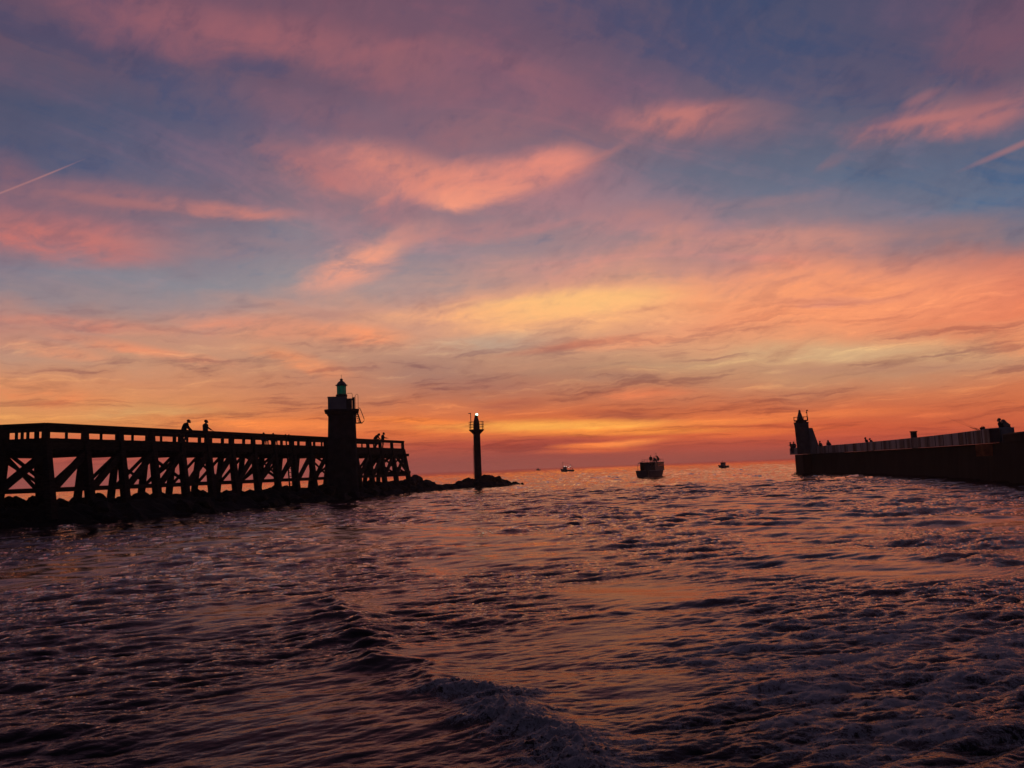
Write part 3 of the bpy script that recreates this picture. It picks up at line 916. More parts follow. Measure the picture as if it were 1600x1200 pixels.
def build_pier():
    root = thing('wooden_jetty', START, 0, 'long dark timber trestle jetty with crossed braces, running past the lighthouse over the rocks', 'jetty')

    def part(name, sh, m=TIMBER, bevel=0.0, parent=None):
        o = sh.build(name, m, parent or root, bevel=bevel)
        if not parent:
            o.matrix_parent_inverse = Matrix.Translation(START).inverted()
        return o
    rng = random.Random(4)
    bents = list(range(-5, NB + 1))
    for i in bents:
        j = rng.uniform(-0.03, 0.03)
        # legs lean outwards on both sides; the head bent also leans forward
        e = 0.55 if i == NB else 0.0
        def P(off, z, fwd=0.0):
            p = pier_point(i, off, z)
            return p + (U if i >= 0 else V2 * -1) * fwd
        s = Shape().beam(P(0.02, 4.95), P(0.62 + j, 0.3, e), 0.42, 0.40, upv=U, w2=0.50)
        part('leg', s, bevel=0.03)
        s = Shape().beam(P(-WIDTH, 4.95), P(-WIDTH - 0.62 + j, 0.3, e), 0.34, 0.34, upv=U, w2=0.42)
        part('leg', s, bevel=0.03)
        # cross members of the bent
        s = Shape().beam(P(-WIDTH - 0.5, 2.02), P(0.5, 2.02), 0.16, 0.26)
        s.beam(P(-WIDTH - 0.15, 4.15), P(0.2, 4.15), 0.2, 0.3)
        part('cross_beam', s)
        if i % 4 == 0 or i == NB:
            s = Shape().beam(P(-WIDTH - 0.3, 2.1, 0.16), P(-0.05, 4.2, 0.16), 0.1, 0.2)
            s.beam(P(0.35, 2.1, 0.28), P(-WIDTH - 0.05, 4.2, 0.28), 0.1, 0.2)
            part('cross_brace', s)
        # rail posts, front one stout and widening downwards
        s = Shape().beam(P(0.02, 4.6), P(-0.02, 5.86), 0.46 + j, 0.24, upv=NRM, w2=0.36 + j)
        part('rail_post', s)
        s = Shape().beam(P(-WIDTH, 4.9), P(-WIDTH, 5.84), 0.24, 0.16, upv=NRM)
        part('rail_post', s)
    for i in bents[:-1]:
        def Q(k, off, z, fwd=0.0):
            p = pier_point(k, off, z)
            return p + (U if i >= 0 else V2 * -1) * fwd
        a, b = i, i + 1
        jz = rng.uniform(-0.06, 0.06)
        s = Shape().beam(Q(a, 0.50, 1.9 + jz), Q(b, 0.13, 4.25), 0.18, 0.44 + rng.uniform(-0.03, 0.03))
        part('brace', s)
        s = Shape().beam(Q(a, -WIDTH - 0.5, 1.8 + jz), Q(b, -WIDTH - 0.15, 4.2), 0.12, 0.20 + rng.uniform(-0.03, 0.03))
        if i % 3 == 0:
            part('brace', s)
            s = Shape().beam(Q(a, -WIDTH - 0.2, 3.85 + jz), Q(b, -WIDTH - 0.45, 2.4 - jz), 0.10, 0.17)
        part('brace', s)
        s = Shape().beam(Q(a, 0.42, 2.0), Q(b, 0.42, 2.0 + 0.3 * jz), 0.16, 0.24)
        part('tie_beam', s)
        s = Shape().beam(Q(a, -WIDTH - 0.42, 2.0), Q(b, -WIDTH - 0.42, 2.0), 0.16, 0.24)
        part('tie_beam', s)
        # far side rail has an extra slim post in the bay
        s = Shape()
        q = (Q(a, -WIDTH, 0) + Q(b, -WIDTH, 0)) / 2
        s.beam((q.x, q.y, 4.9), (q.x, q.y, 5.84), 0.13, 0.13)
        part('rail_post', s)
    # deck: stringers, fascia and individual crosswise planks in one mesh
    for seg in (0, 1):
        s = Shape()
        i0, i1 = (0, NB) if seg == 0 else (-5, 0)
        for off, w in ((0.06, 0.16), (-0.95, 0.2), (-2.0, 0.2), (-WIDTH - 0.06, 0.16)):
            for k in range(i0, i1):
                s.beam(pier_point(k, off, 4.70), pier_point(k + 1, off, 4.70), w, 0.60)
        for k in range(i0, i1):
            A = pier_point(k, 0, 0); B = pier_point(k + 1, 0, 0)
            n = 11
            nn = NRM if seg == 0 else N2
            for q in range(n):
                c = A.lerp(B, (q + 0.5) / n)
                dz = rng.uniform(-0.006, 0.006)
                a = c + nn * (0.20 + rng.uniform(-0.03, 0.03)); b = c - nn * (WIDTH + 0.2)
                s.beam((a.x, a.y, 5.035 + dz), (b.x, b.y, 5.035 + dz), (B - A).length / n - 0.02, 0.06)
                if q % 2 == 0:      # joist ends under the fascia give its ragged lower edge
                    a = c + nn * 0.16; b = c - nn * (WIDTH + 0.12)
                    s.beam((a.x, a.y, 4.36), (b.x, b.y, 4.36), 0.17, 0.12)
        part('deck', s)
        for off in (0.0, -WIDTH):
            s = Shape()
            for k in range(i0, i1):
                ext = U * 0.25 if (k == NB - 1) else Vector((0, 0, 0))
                s.beam(pier_point(k, off, 5.92), pier_point(k + 1, off, 5.92) + ext, 0.26, 0.09)
                s.beam(pier_point(k, off + 0.03, 5.76), pier_point(k + 1, off + 0.03, 5.76) + ext, 0.12, 0.20)
            part('handrail', s)
    # the head: end rail, end ties and fender timbers
    s = Shape()
    s.beam(pier_point(NB, 0.1, 5.92), pier_point(NB, -WIDTH - 0.1, 5.92), 0.22, 0.09)
    part('handrail', s)
    s = Shape()
    for z, e in ((4.3, 0.15), (2.3, 0.48)):
        s.beam(pier_point(NB, 0.55, z) + U * (e + 0.2), pier_point(NB, -WIDTH - 0.55, z) + U * (e + 0.2), 0.3, 0.3)
    s.beam(pier_point(NB - 1, 0.45, 4.2), pier_point(NB, 0.62, 2.0) + U * 0.3, 0.14, 0.3)
    s.beam(pier_point(NB - 2, -WIDTH - 0.3, 2.1), pier_point(NB, -WIDTH - 0.3, 4.3), 0.14, 0.24)
    s.beam(pier_point(NB - 3, -1.5, 2.0), pier_point(NB - 1, -1.5, 4.3), 0.14, 0.28)
    s.beam(pier_point(NB - 2, -1.5, 2.0), pier_point(NB, -1.5, 4.3), 0.14, 0.28)
    part('end_fender', s)
    # ladder down to the rocks on the channel side
    s = Shape()
    c = pier_point(8.55, 0.75, 0)
    for d in (-0.25, 0.25):
        q = c + U * d
        s.beam((q.x, q.y, 1.0), (q.x - NRM.x * 0.4, q.y - NRM.y * 0.4, 6.0), 0.09, 0.09)
    for k in range(13):
        z = 1.3 + 0.34 * k
        o = NRM * (-0.4 * (z - 1.0) / 5.0)
        a = c - U * 0.25 + o; b = c + U * 0.25 + o
        s.beam((a.x, a.y, z), (b.x, b.y, z), 0.06, 0.06)
    part('ladder', s)


build_pier()


# ---------------------------------------------------------------- rock bank under the jetty, out to the beacon
CREST = [(-60, 50.5, 1.0, 5.2), (-44, 48.6, 1.1, 4.8), (-31, 48.3, 1.15, 4.2), (-27.5, 50.0, 1.15, 4.9), (-24.4, 60.0, 1.1, 5.2), (-20.2, 73.0, 1.05, 4.6),
         (-17.6, 81.5, 1.0, 4.0), (-14.6, 91, 1.0, 4.0), (-12.0, 97.5, 1.15, 4.0), (-9.8, 101.0, 0.42, 3.0), (-7.6, 104.5, 0.34, 3.2),
         (-5.2, 107.6, 1.0, 4.0), (-3.2, 110, 0.95, 3.4), (-0.6, 114, 0.2, 2.6), (1.2, 117, -0.6, 2.0)]


def crest_at(t):
    i = min(int(t), len(CREST) - 2); k = t - i
    a, b = CREST[i], CREST[i + 1]
    return [a[q] * (1 - k) + b[q] * k for q in range(4)]


def rock_mesh(name, seed, flat=0.7):
    bm = bmesh.new()
    bmesh.ops.create_icosphere(bm, subdivisions=3, radius=1.0)
    rg = random.Random(seed)
    planes = [(Vector((rg.uniform(-1, 1), rg.uniform(-1, 1), rg.uniform(-0.6, 1))).normalized(), rg.uniform(0.55, 0.85)) for _ in range(9)]
    off = Vector((seed * 3.7, seed, 0))
    for v in bm.verts:
        p = v.co.copy()
        for n, d in planes:              # broken faces
            k = p.dot(n)
            if k > d:
                p -= n * (k - d) * 0.9
        p *= 1 + 0.16 * mnoise.fractal(p * 1.7 + off, 0.8, 2.1, 4)
        p.z *= flat
        v.co = p
    me = bpy.data.meshes.new(name)
    bm.to_mesh(me); bm.free()
    me.materials.append(ROCK)
    return me


def build_rocks():
    rg = random.Random(21)
    # the mass of the bank: a rough mound with rubble fused into it
    nt_, ns = 420, 30
    vs = []; fs = []
    for i in range(nt_ + 1):
        t = (len(CREST) - 1) * i / nt_
        x, y, z, w = crest_at(t)
        x2, y2, _, _ = crest_at(min(t + 0.3, len(CREST) - 1.001)); x1, y1, _, _ = crest_at(max(t - 0.3, 0))
        d = Vector((x2 - x1, y2 - y1, 0)).normalized(); n = Vector((d.y, -d.x, 0))
        for k in range(ns + 1):
            q = (k / ns) * 2 - 1
            p = Vector((x, y, 0)) + n * (q * w)
            prof = 1 - abs(q) ** 2.2
            h = -0.7 + (z + 0.7) * prof
            h += 0.34 * mnoise.fractal(Vector((p.x * 0.8, p.y * 0.8, 2)), 0.8, 2.1, 4)
            c = mnoise.cell(Vector((p.x * 0.9, p.y * 0.9, 0)))
            h += 0.22 * c * prof
            vs.append((p.x, p.y, h))
    for i in range(nt_):
        for k in range(ns):
            a = i * (ns + 1) + k
            fs.append((a, a + 1, a + ns + 2, a + ns + 1))
    me = bpy.data.meshes.new('rock_bank'); me.from_pydata(vs, [], fs); me.materials.append(ROCK)
    o = bpy.data.objects.new('rock_bank', me); scene.collection.objects.link(o)
    tag(o, 'low black bank of broken rock under the jetty, reaching out to the beacon', None, None, 'stuff')
    variants = [rock_mesh('boulder', s + 1, rg.uniform(0.6, 0.85)) for s in range(9)]

    def boulder(x, y, z, r, label, group=None, sq=(1, 1, 1)):
        b = bpy.data.objects.new('boulder', rg.choice(variants))
        b.location = (x, y, z)
        b.rotation_euler = (rg.uniform(-0.3, 0.3), rg.uniform(-0.3, 0.3), rg.uniform(0, 6.28))
        b.scale = (r * sq[0], r * sq[1], r * sq[2])
        scene.collection.objects.link(b)
        tag(b, label, 'boulder', group)
        return b
    lab = 'black boulder among the many on the bank under the timber jetty'
    t = 1.6
    while t < 7.6:
        for rep in range(3):
            x, y, z, w = crest_at(t + rg.uniform(-0.04, 0.04))
            q = rg.choice((-0.75, -0.45, -0.1, 0.15, 0.4, 0.6, 0.8)) + rg.uniform(-0.08, 0.08)
            r = rg.uniform(0.35, 0.85) * (0.8 if abs(q) < 0.2 else 1)
            hz = -0.7 + (z + 0.7) * (1 - abs(q) ** 2.2)
            sgn = NRM if t > 2.5 else Vector((0.08, -0.99, 0))
            boulder(x + sgn.x * q * w, y + sgn.y * q * w, hz + 0.12 * r, r, lab, 'boulders on the bank under the jetty')
        t += 0.115
    boulder(-12.2, 98.3, 1.05, 1.15, 'big rounded boulder, highest of the rocks just past the head of the timber jetty', None, (1, 1, 1.1))
    for x, y, z, r in ((-13.6, 96.6, 0.9, 0.75), (-13.0, 95.4, 0.8, 0.8), (-11.0, 99.5, 0.75, 0.8), (-11.4, 98.2, 0.6, 0.9), (-14.3, 95.0, 0.7, 0.7), (-12.6, 96.0, 0.6, 0.8)):
        boulder(x, y, z, r, 'black boulder in the mound just past the head of the timber jetty', 'boulders past the head of the jetty')
    for k in range(12):
        u = k / 11
        boulder(-10.4 + 3.6 * u + rg.uniform(-.4, .4), 100.4 + 4.6 * u + rg.uniform(-.5, .5), 0.18, rg.uniform(0.35, 0.6),
                'low wet rock in the thin strip between jetty head and beacon', 'low rocks between jetty and beacon')
    for x, y, z, r in ((-6.6, 107, 0.75, 0.85), (-7.4, 106.2, 0.4, 0.8), (-5.9, 106.3, 0.7, 0.7), (-3.9, 107.6, 1.0, 0.95), (-3.2, 108.4, 0.95, 0.95),
                       (-2.4, 108.8, 0.65, 0.9), (-1.8, 110, 0.4, 0.9), (-4.4, 106.2, 0.5, 0.9), (-1.0, 111, 0.2, 0.7), (-0.2, 112.5, 0.05, 0.6), (-5.2, 105.3, 0.3, 0.7)):
        boulder(x, y, z, r, 'black boulder piled round the foot of the green lit beacon', 'boulders at the foot of the beacon')
    boulder(0.9, 110.6, -0.05, 0.42, 'small wet rock alone at the seaward tip of the beacon rocks')


build_rocks()


# ---------------------------------------------------------------- lighthouse with green lantern
def build_lighthouse():
    c = (-16.72, 77.7, 0)
    t = thing('lighthouse', c, R(12), 'stout square lighthouse with white gallery and green lantern beside the timber jetty', 'lighthouse')

    def ring(h, cut, z):
        a, b = h, h - cut
        return [(a, -b, z), (a, b, z), (b, a, z), (-b, a, z), (-a, b, z), (-a, -b, z), (-b, -a, z), (b, -a, z)]
    s = Shape().loft([ring(1.62, .2, -0.6), ring(1.60, .2, 0.5), ring(1.52, .2, 0.55), ring(1.36, .18, 5.4), ring(1.28, .18, 8.0)])
    s.build('tower', STONE, t)
    s = Shape().loft([ring(1.30, .18, 8.0), ring(1.42, .16, 8.14), ring(1.44, .16, 8.26), ring(1.62, .14, 8.34), ring(1.64, .14, 8.52), ring(1.5, .14, 8.56), ring(1.3, .14, 8.58)])
    s.build('cornice', STONE, t)
    # white sheet parapet on three sides, open rail on the fourth
    s = Shape()
    H0, H1 = 8.58, 9.72
    s.box((-1.26, 0, (H0 + H1) / 2), (0.07, 2.5, H1 - H0))
    s.box((-0.40, -1.26, (H0 + H1) / 2), (1.66, 0.07, H1 - H0))
    s.box((-0.40, 1.26, (H0 + H1) / 2), (1.66, 0.07, H1 - H0))
    s.box((-0.38, -1.26, H1 + 0.03), (1.86, 0.12, 0.06)); s.box((-0.38, 1.26, H1 + 0.03), (1.86, 0.12, 0.06)); s.box((-1.27, 0, H1 + 0.03), (0.12, 2.4, 0.06))
    s.build('parapet', WHITE, t)
    s = Shape().box((0.70, -0.4, 9.07), (0.56, 1.1, 0.96)).box((0.70, -0.4, 9.58), (0.64, 1.2, 0.06))
    s.build('locker', STEEL, t)
    Shape().box((1.12, -1.15, 9.14), (0.24, 0.05, 1.12)).build('gate', STEEL, t)
    s = Shape()
    for y in (-1.2, -0.4, 0.4, 1.2):
        s.tube([(1.22, y, H0), (1.22, y, 9.72)], 0.035, 6)
    for z in (9.15, 9.72):
        s.tube([(1.22, -1.2, z), (1.22, 1.2, z)], 0.025, 6)
    s.box((1.22, -0.85, 9.15), (0.05, 0.62, 1.05))
    s.build('railing', STEEL, t)
    s = Shape()
    s.tube([(0.45, -0.9, 9.72), (0.45, -0.9, 10.05), (0.56, -0.9, 10.12), (0.95, -0.9, 10.12), (1.02, -0.9, 10.02), (1.02, -0.9, 9.3)], 0.022, 6)
    s.tube([(1.3, -1.0, H0), (1.3, -1.0, 9.9), (1.38, -1.0, 10.0), (1.5, -1.0, 10.0), (1.56, -1.0, 9.9), (1.56, -1.0, 8.56)], 0.022, 6)
    s.build('grab_rail', STEEL, t)
    s = Shape().lathe((0, 0, 8.58), [(0.52, 0), (0.52, 1.35), (0.56, 1.38), (0.56, 1.46), (0.50, 1.5)], 20)
    s.build('pedestal', STONE, t, True)
    lan = Shape().lathe((0, 0, 10.08), [(0.42, 0), (0.42, 0.86)], 16)
    la = lan.build('lantern', GREEN_GLASS, t, True)
    s = Shape()
    for k in range(8):
        a = math.pi / 8 + k * math.pi / 4
        s.tube([(0.455 * math.cos(a), 0.455 * math.sin(a), 10.06), (0.455 * math.cos(a), 0.455 * math.sin(a), 10.97)], 0.03, 6)
    s.lathe((0, 0, 10.04), [(0.49, 0), (0.49, 0.08)], 20).lathe((0, 0, 10.92), [(0.49, 0), (0.49, 0.05)], 20)
    s.build('glazing_bars', STEEL, la)
    s = Shape().lathe((0, 0, 10.97), [(0.50, 0), (0.60, 0.02), (0.60, 0.06), (0.47, 0.10), (0.40, 0.24), (0.27, 0.38), (0.15, 0.46), (0.12, 0.52), (0.155, 0.58), (0.13, 0.66), (0.04, 0.70)], 20)
    s.tube([(0, 0, 11.6), (0, 0, 12.05)], 0.02, 6)
    s.build('dome', STEEL, t, True)
    # steep access ladder with hoop rail on the seaward side
    s = Shape()
    A, B = Vector((1.42, -0.6, 8.45)), Vector((1.78, -0.6, 7.25))
    for dy in (-0.28, 0.28):
        s.beam(A + Vector((0, dy, 0)), B + Vector((0, dy, 0)), 0.07, 0.1)
    for k in range(7):
        p = A.lerp(B, (k + 0.5) / 7)
        s.box((p.x - 0.08, p.y, p.z), (0.30, 0.56, 0.05))
    s.box((1.62, -0.6, 7.22), (0.66, 0.7, 0.07))
    s.beam((1.33, -0.9, 7.2), (1.33, -0.9, 8.3), 0.06)
    s.build('stair', STEEL, t)
    s = Shape()
    for dy in (-0.9, -0.3):
        s.tube([(1.5, dy, 8.52), (1.58, dy, 8.70), (1.72, dy, 8.66), (1.84, dy, 8.38), (2.12, dy, 7.60), (2.10, dy, 7.40), (1.9, dy, 7.24)], 0.022, 6)
    s.build('hand_rail', STEEL, t)


build_lighthouse()


# ---------------------------------------------------------------- beacon column on the end rocks
def build_beacon():
    t = thing('channel_beacon', (-5.03, 108, 0), 0, 'slim concrete beacon column with railed platform and bright green lamp on rocks', 'beacon')
    s = Shape().lathe((0, 0, 0), [(0.52, 0.0), (0.50, 1.2), (0.46, 7.0), (0.50, 7.1), (1.03, 7.62), (1.03, 7.70), (0.5, 7.71)], 20)
    s.build('column', STONE, t, bevel=0)
    s = Shape().lathe((0, 0, 7.70), [(0.44, 0), (0.42, 0.75), (0.40, 0.95), (0.22, 1.75), (0.20, 1.95)], 16)
    s.build('turret', STONE, t)
    s = Shape().lathe((0.1, 0, 9.62), [(0.13, 0), (0.15, 0.04), (0.15, 0.18), (0.10, 0.25), (0.03, 0.28)], 12)
    s.build('lamp', LAMP_GREEN, t, True)
    s = Shape()
    n = 10
    for k in range(n):
        a = 2 * math.pi * k / n
        s.tube([(0.98 * math.cos(a), 0.98 * math.sin(a), 7.7), (0.98 * math.cos(a), 0.98 * math.sin(a), 8.75)], 0.03, 6)
        b = 2 * math.pi * (k + 1) / n
        for z in (8.05, 8.4, 8.75):
            s.tube([(0.98 * math.cos(a), 0.98 * math.sin(a), z), (0.98 * math.cos(b), 0.98 * math.sin(b), z)], 0.028, 6)
    s.build('railing', STEEL, t)
    s = Shape().tube([(-0.72, -0.2, 8.6), (-0.74, -0.2, 9.95)], 0.055, 6).box((-0.86, -0.2, 9.92), (0.36, 0.1, 0.09))
    s.build('aerial', STEEL, t)
    s = Shape()
    for x in (-0.16, 0.16):
        s.tube([(-0.56, x, 1.0), (-0.53, x, 5.6)], 0.02, 6)
    for k in range(16):
        s.tube([(-0.55, -0.16, 1.2 + 0.28 * k), (-0.55, 0.16, 1.2 + 0.28 * k)], 0.014, 5)
    s.build('ladder', STEEL, t)


build_beacon()


# ---------------------------------------------------------------- concrete jetty on the right
JET = [(43.4, 119.5), (43.3, 108.0), (42.7, 98.5), (41.3, 88.0), (39.4, 77.5), (37.3, 68.0), (34.9, 59.5), (34.1, 57.2)]


def ribbon(pts, prof, dens=1):
    """sweeps a cross-section (inland offset, z) along a plan line"""
    P = [Vector((a, b, 0)) for a, b in pts]
    secs = []
    for i, p in enumerate(P):
        d = (P[min(i + 1, len(P) - 1)] - P[max(i - 1, 0)]).normalized()
        n = Vector((-d.y, d.x, 0))          # away from the channel
        if n.x < 0: n = -n
        secs.append([(p.x + n.x * o, p.y + n.y * o, z) for o, z in prof])
    return Shape().loft(secs)


def dense_line(pts, step):
    out = []
    for (a, b), (c, d) in zip(pts[:-1], pts[1:]):
        n = max(1, int(math.hypot(c - a, d - b) / step))
        out += [(a + (c - a) * k / n, b + (d - b) * k / n) for k in range(n)]
    return out + [pts[-1]]


def parapet_mat():
    """pale concrete panels streaked with rust and damp between the joints"""
    m = bpy.data.materials.new('streaked concrete parapet'); m.use_nodes = True
    nt = m.node_tree; b = nt.nodes['Principled BSDF']; b.inputs['Roughness'].default_value = 0.9
    tcn = nt.nodes.new('ShaderNodeTexCoord')
    mp = nt.nodes.new('ShaderNodeMapping'); mp.inputs[3].default_value = (0.12, 0.62, 0.05)
    nz = nt.nodes.new('ShaderNodeTexNoise'); nz.inputs['Scale'].default_value = 1.0; nz.inputs['Detail'].default_value = 3
    rp = nt.nodes.new('ShaderNodeValToRGB')
    rp.color_ramp.elements[0].position = 0.40; rp.color_ramp.elements[0].color = (0.075, 0.045, 0.04, 1)
    rp.color_ramp.elements[1].position = 0.58; rp.color_ramp.elements[1].color = (0.30, 0.27, 0.28, 1)
    nt.links.new(tcn.outputs['Object'], mp.inputs[0]); nt.links.new(mp.outputs[0], nz.inputs[0])
    nt.links.new(nz.outputs[0], rp.inputs[0]); nt.links.new(rp.outputs[0], b.inputs[0])
    return m


def build_right_jetty():
    t = thing('concrete_jetty', (43.4, 119.5, 0), 0, 'curved concrete jetty with pale streaked parapet over dark wet wall, right of the channel', 'jetty')
    inv = Matrix.Translation((43.4, 119.5, 0)).inverted()

    def part(name, sh, m, bevel=0.0):
        o = sh.build(name, m, t, bevel=bevel); o.matrix_parent_inverse = inv
        return o
    line = dense_line(JET, 2.2)
    full = dense_line(JET + [(32.2, 51.0), (30.5, 44.0), (28, 34), (27, 24)], 2.2)
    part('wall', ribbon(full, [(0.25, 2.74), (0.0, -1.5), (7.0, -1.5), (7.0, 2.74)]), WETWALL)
    # parapet: overhanging pale beam, butted panels
    prof = [(-0.12, 2.76), (-0.12, 3.74), (-0.08, 3.78), (0.50, 3.78), (0.54, 3.74), (0.54, 2.76)]
    ext = [(43.4, 121.0)] + line
    part('parapet', ribbon(ext, prof), parapet_mat())
    for (a, b), (c, d) in zip(line[:-1], line[1:]):
        v = Vector((c - a, d - b, 0)).normalized()
        part('panel_joint', Shape().box((a - 0.13, b, 3.27), (0.05, 0.05, 0.96), math.atan2(v.y, v.x) - math.pi / 2), STONE)
    # head platform overhanging the end of the wall
    s = Shape().box((45.7, 121.2, 3.26), (7.0, 3.6, 1.0))
    part('head_platform', s, CONCRETE, 0.04)
    s = Shape().box((45.0, 119.6, 0.6), (5.3, 3.4, 4.24))
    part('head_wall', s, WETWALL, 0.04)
    # corner block
    s = Shape().box((35.35, 58.25, 3.30), (1.35, 1.3, 1.06), R(20))
    part('corner_block', s, CONCRETE, 0.03)
    s = Shape().box((34.55, 58.9, 2.25), (0.10, 1.6, 0.85), R(16))  # thin orange-brown panel low on the wall beside the corner block
    part('orange_brown_panel', s, mat('orange brown surface', (0.24, 0.085, 0.03), 0.85, var=0.4, scale=2.5, bump=0.3))
    # lower parapet further in
    s = ribbon([(34.15, 55.9), (32.3, 51.0), (30.6, 44.0), (28.1, 34), (27.1, 24)], [(-0.05, 2.75), (-0.05, 3.24), (0.5, 3.24), (0.5, 2.75)])
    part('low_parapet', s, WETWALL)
    s = ribbon([(34.15, 55.9), (32.3, 51.0), (30.6, 44.0), (28.1, 34), (27.1, 24)], [(-0.10, 3.24), (-0.10, 3.33), (0.55, 3.33), (0.55, 3.24)])
    part('coping', s, STONE)
    # bollard like stone pillar standing on the walk behind the parapet
    p = thing('concrete_pillar', (41.0, 82.1, 2.74), R(8), 'short square concrete pillar standing alone above the right jetty parapet', 'pillar')
    Shape().box((0, 0, 0.82), (0.44, 0.44, 1.64)).build('shaft', STONE, p, bevel=0.02)
    Shape().box((0, 0, 1.70), (0.52, 0.52, 0.12)).build('cap', STONE, p, bevel=0.01)


build_right_jetty()


def build_right_tower():
    t = thing('harbour_light_tower', (41.85, 116.2, 2.75), R(-21), 'squat dark light tower with pointed top and sloping buttress on the right jetty', 'lighthouse')
    s = Shape().box((0.05, 0, 2.25), (1.86, 1.9, 4.5), 0, 1.0)
    s = Shape().loft([[(-0.78, -0.95, 0), (0.98, -0.95, 0), (0.98, 0.95, 0), (-0.78, 0.95, 0)],
                      [(-0.92, -0.95, 3.9), (0.98, -0.95, 3.9), (0.98, 0.95, 3.9), (-0.92, 0.95, 3.9)],
                      [(-0.98, -1.0, 4.45), (0.98, -1.0, 4.45), (0.98, 1.0, 4.45), (-0.98, 1.0, 4.45)]])
    s.build('tower', mat('grey tower concrete', (0.11, 0.10, 0.10), 0.9, var=0.3, scale=1.5, bump=0.4), t)
    s = Shape().loft([[(0.982, -0.7, 0), (2.42, -0.7, 0), (1.48, -0.7, 3.72), (0.982, -0.7, 3.72)], [(0.982, 0.7, 0), (2.42, 0.7, 0), (1.48, 0.7, 3.72), (0.982, 0.7, 3.72)]])
    s.build('buttress', CONCRETE, t)
    s = Shape().box((0, 0, 4.53), (2.02, 2.06, 0.14)).box((0, 0, 4.86), (1.96, 2.0, 0.10))
    s.box((0, 0, 4.7), (1.5, 1.5, 0.3))
    s.build('gallery', STONE, t)
    s = Shape()
    for x in (-0.95, -0.35, 0.35, 0.95):
        for y in (-0.95, 0.95):
            s.tube([(x, y, 4.9), (x, y, 5.38)], 0.03, 6)
    for z in (5.38,):
        for y in (-0.95, 0.95):
            s.tube([(-0.95, y, z), (0.95, y, z)], 0.03, 6)
        for x in (-0.95, 0.95):
            s.tube([(x, -0.95, z), (x, 0.95, z)], 0.03, 6)
    s.build('railing', STEEL, t)
    s = Shape().lathe((-0.12, 0, 4.9), [(0.46, 0), (0.42, 0.3), (0.20, 1.1), (0.14, 1.25), (0.17, 1.34), (0.10, 1.5), (0.03, 1.55)], 14)
    s.build('pointed_top', STEEL, t, True)
    s = Shape().tube([(0.88, -0.4, 4.9), (0.88, -0.4, 6.3)], 0.06, 6).box((0.93, -0.4, 6.28), (0.26, 0.1, 0.14)).box((0.84, -0.4, 5.95), (0.2, 0.1, 0.12))
    s.build('aerial', STEEL, t)


build_right_tower()


# ---------------------------------------------------------------- boats
def hull_sections(L, B, H, bow=0.35, n=14, draft=0.45, sheer=0.35, tran=0.8):
    secs = []
    for i in range(n):
        u = i / (n - 1)
        w = B / 2 * (tran + (1 - tran) * math.sin(min(u / 0.45, 1) * math.pi / 2)) * (1 if u < 0.5 else math.sqrt(max(0.0, 1 - ((u - 0.5) / 0.5) ** 2.3)))
        w = max(w, 0.03)
        zt = H + sheer * max(0, (u - 0.3) / 0.7) ** 2
        y = -L / 2 + L * u
        yb = y - (0.10 * L * max(0, u - 0.6) / 0.4 if u > 0.6 else 0)
        secs.append([(w, y, zt), (w * 1.02, y, zt - 0.12), (w * 0.86, yb, 0.0), (w * 0.35, yb, -draft), (-w * 0.35, yb, -draft), (-w * 0.86, yb, 0.0), (-w * 1.02, y, zt - 0.12), (-w, y, zt)])
    return secs


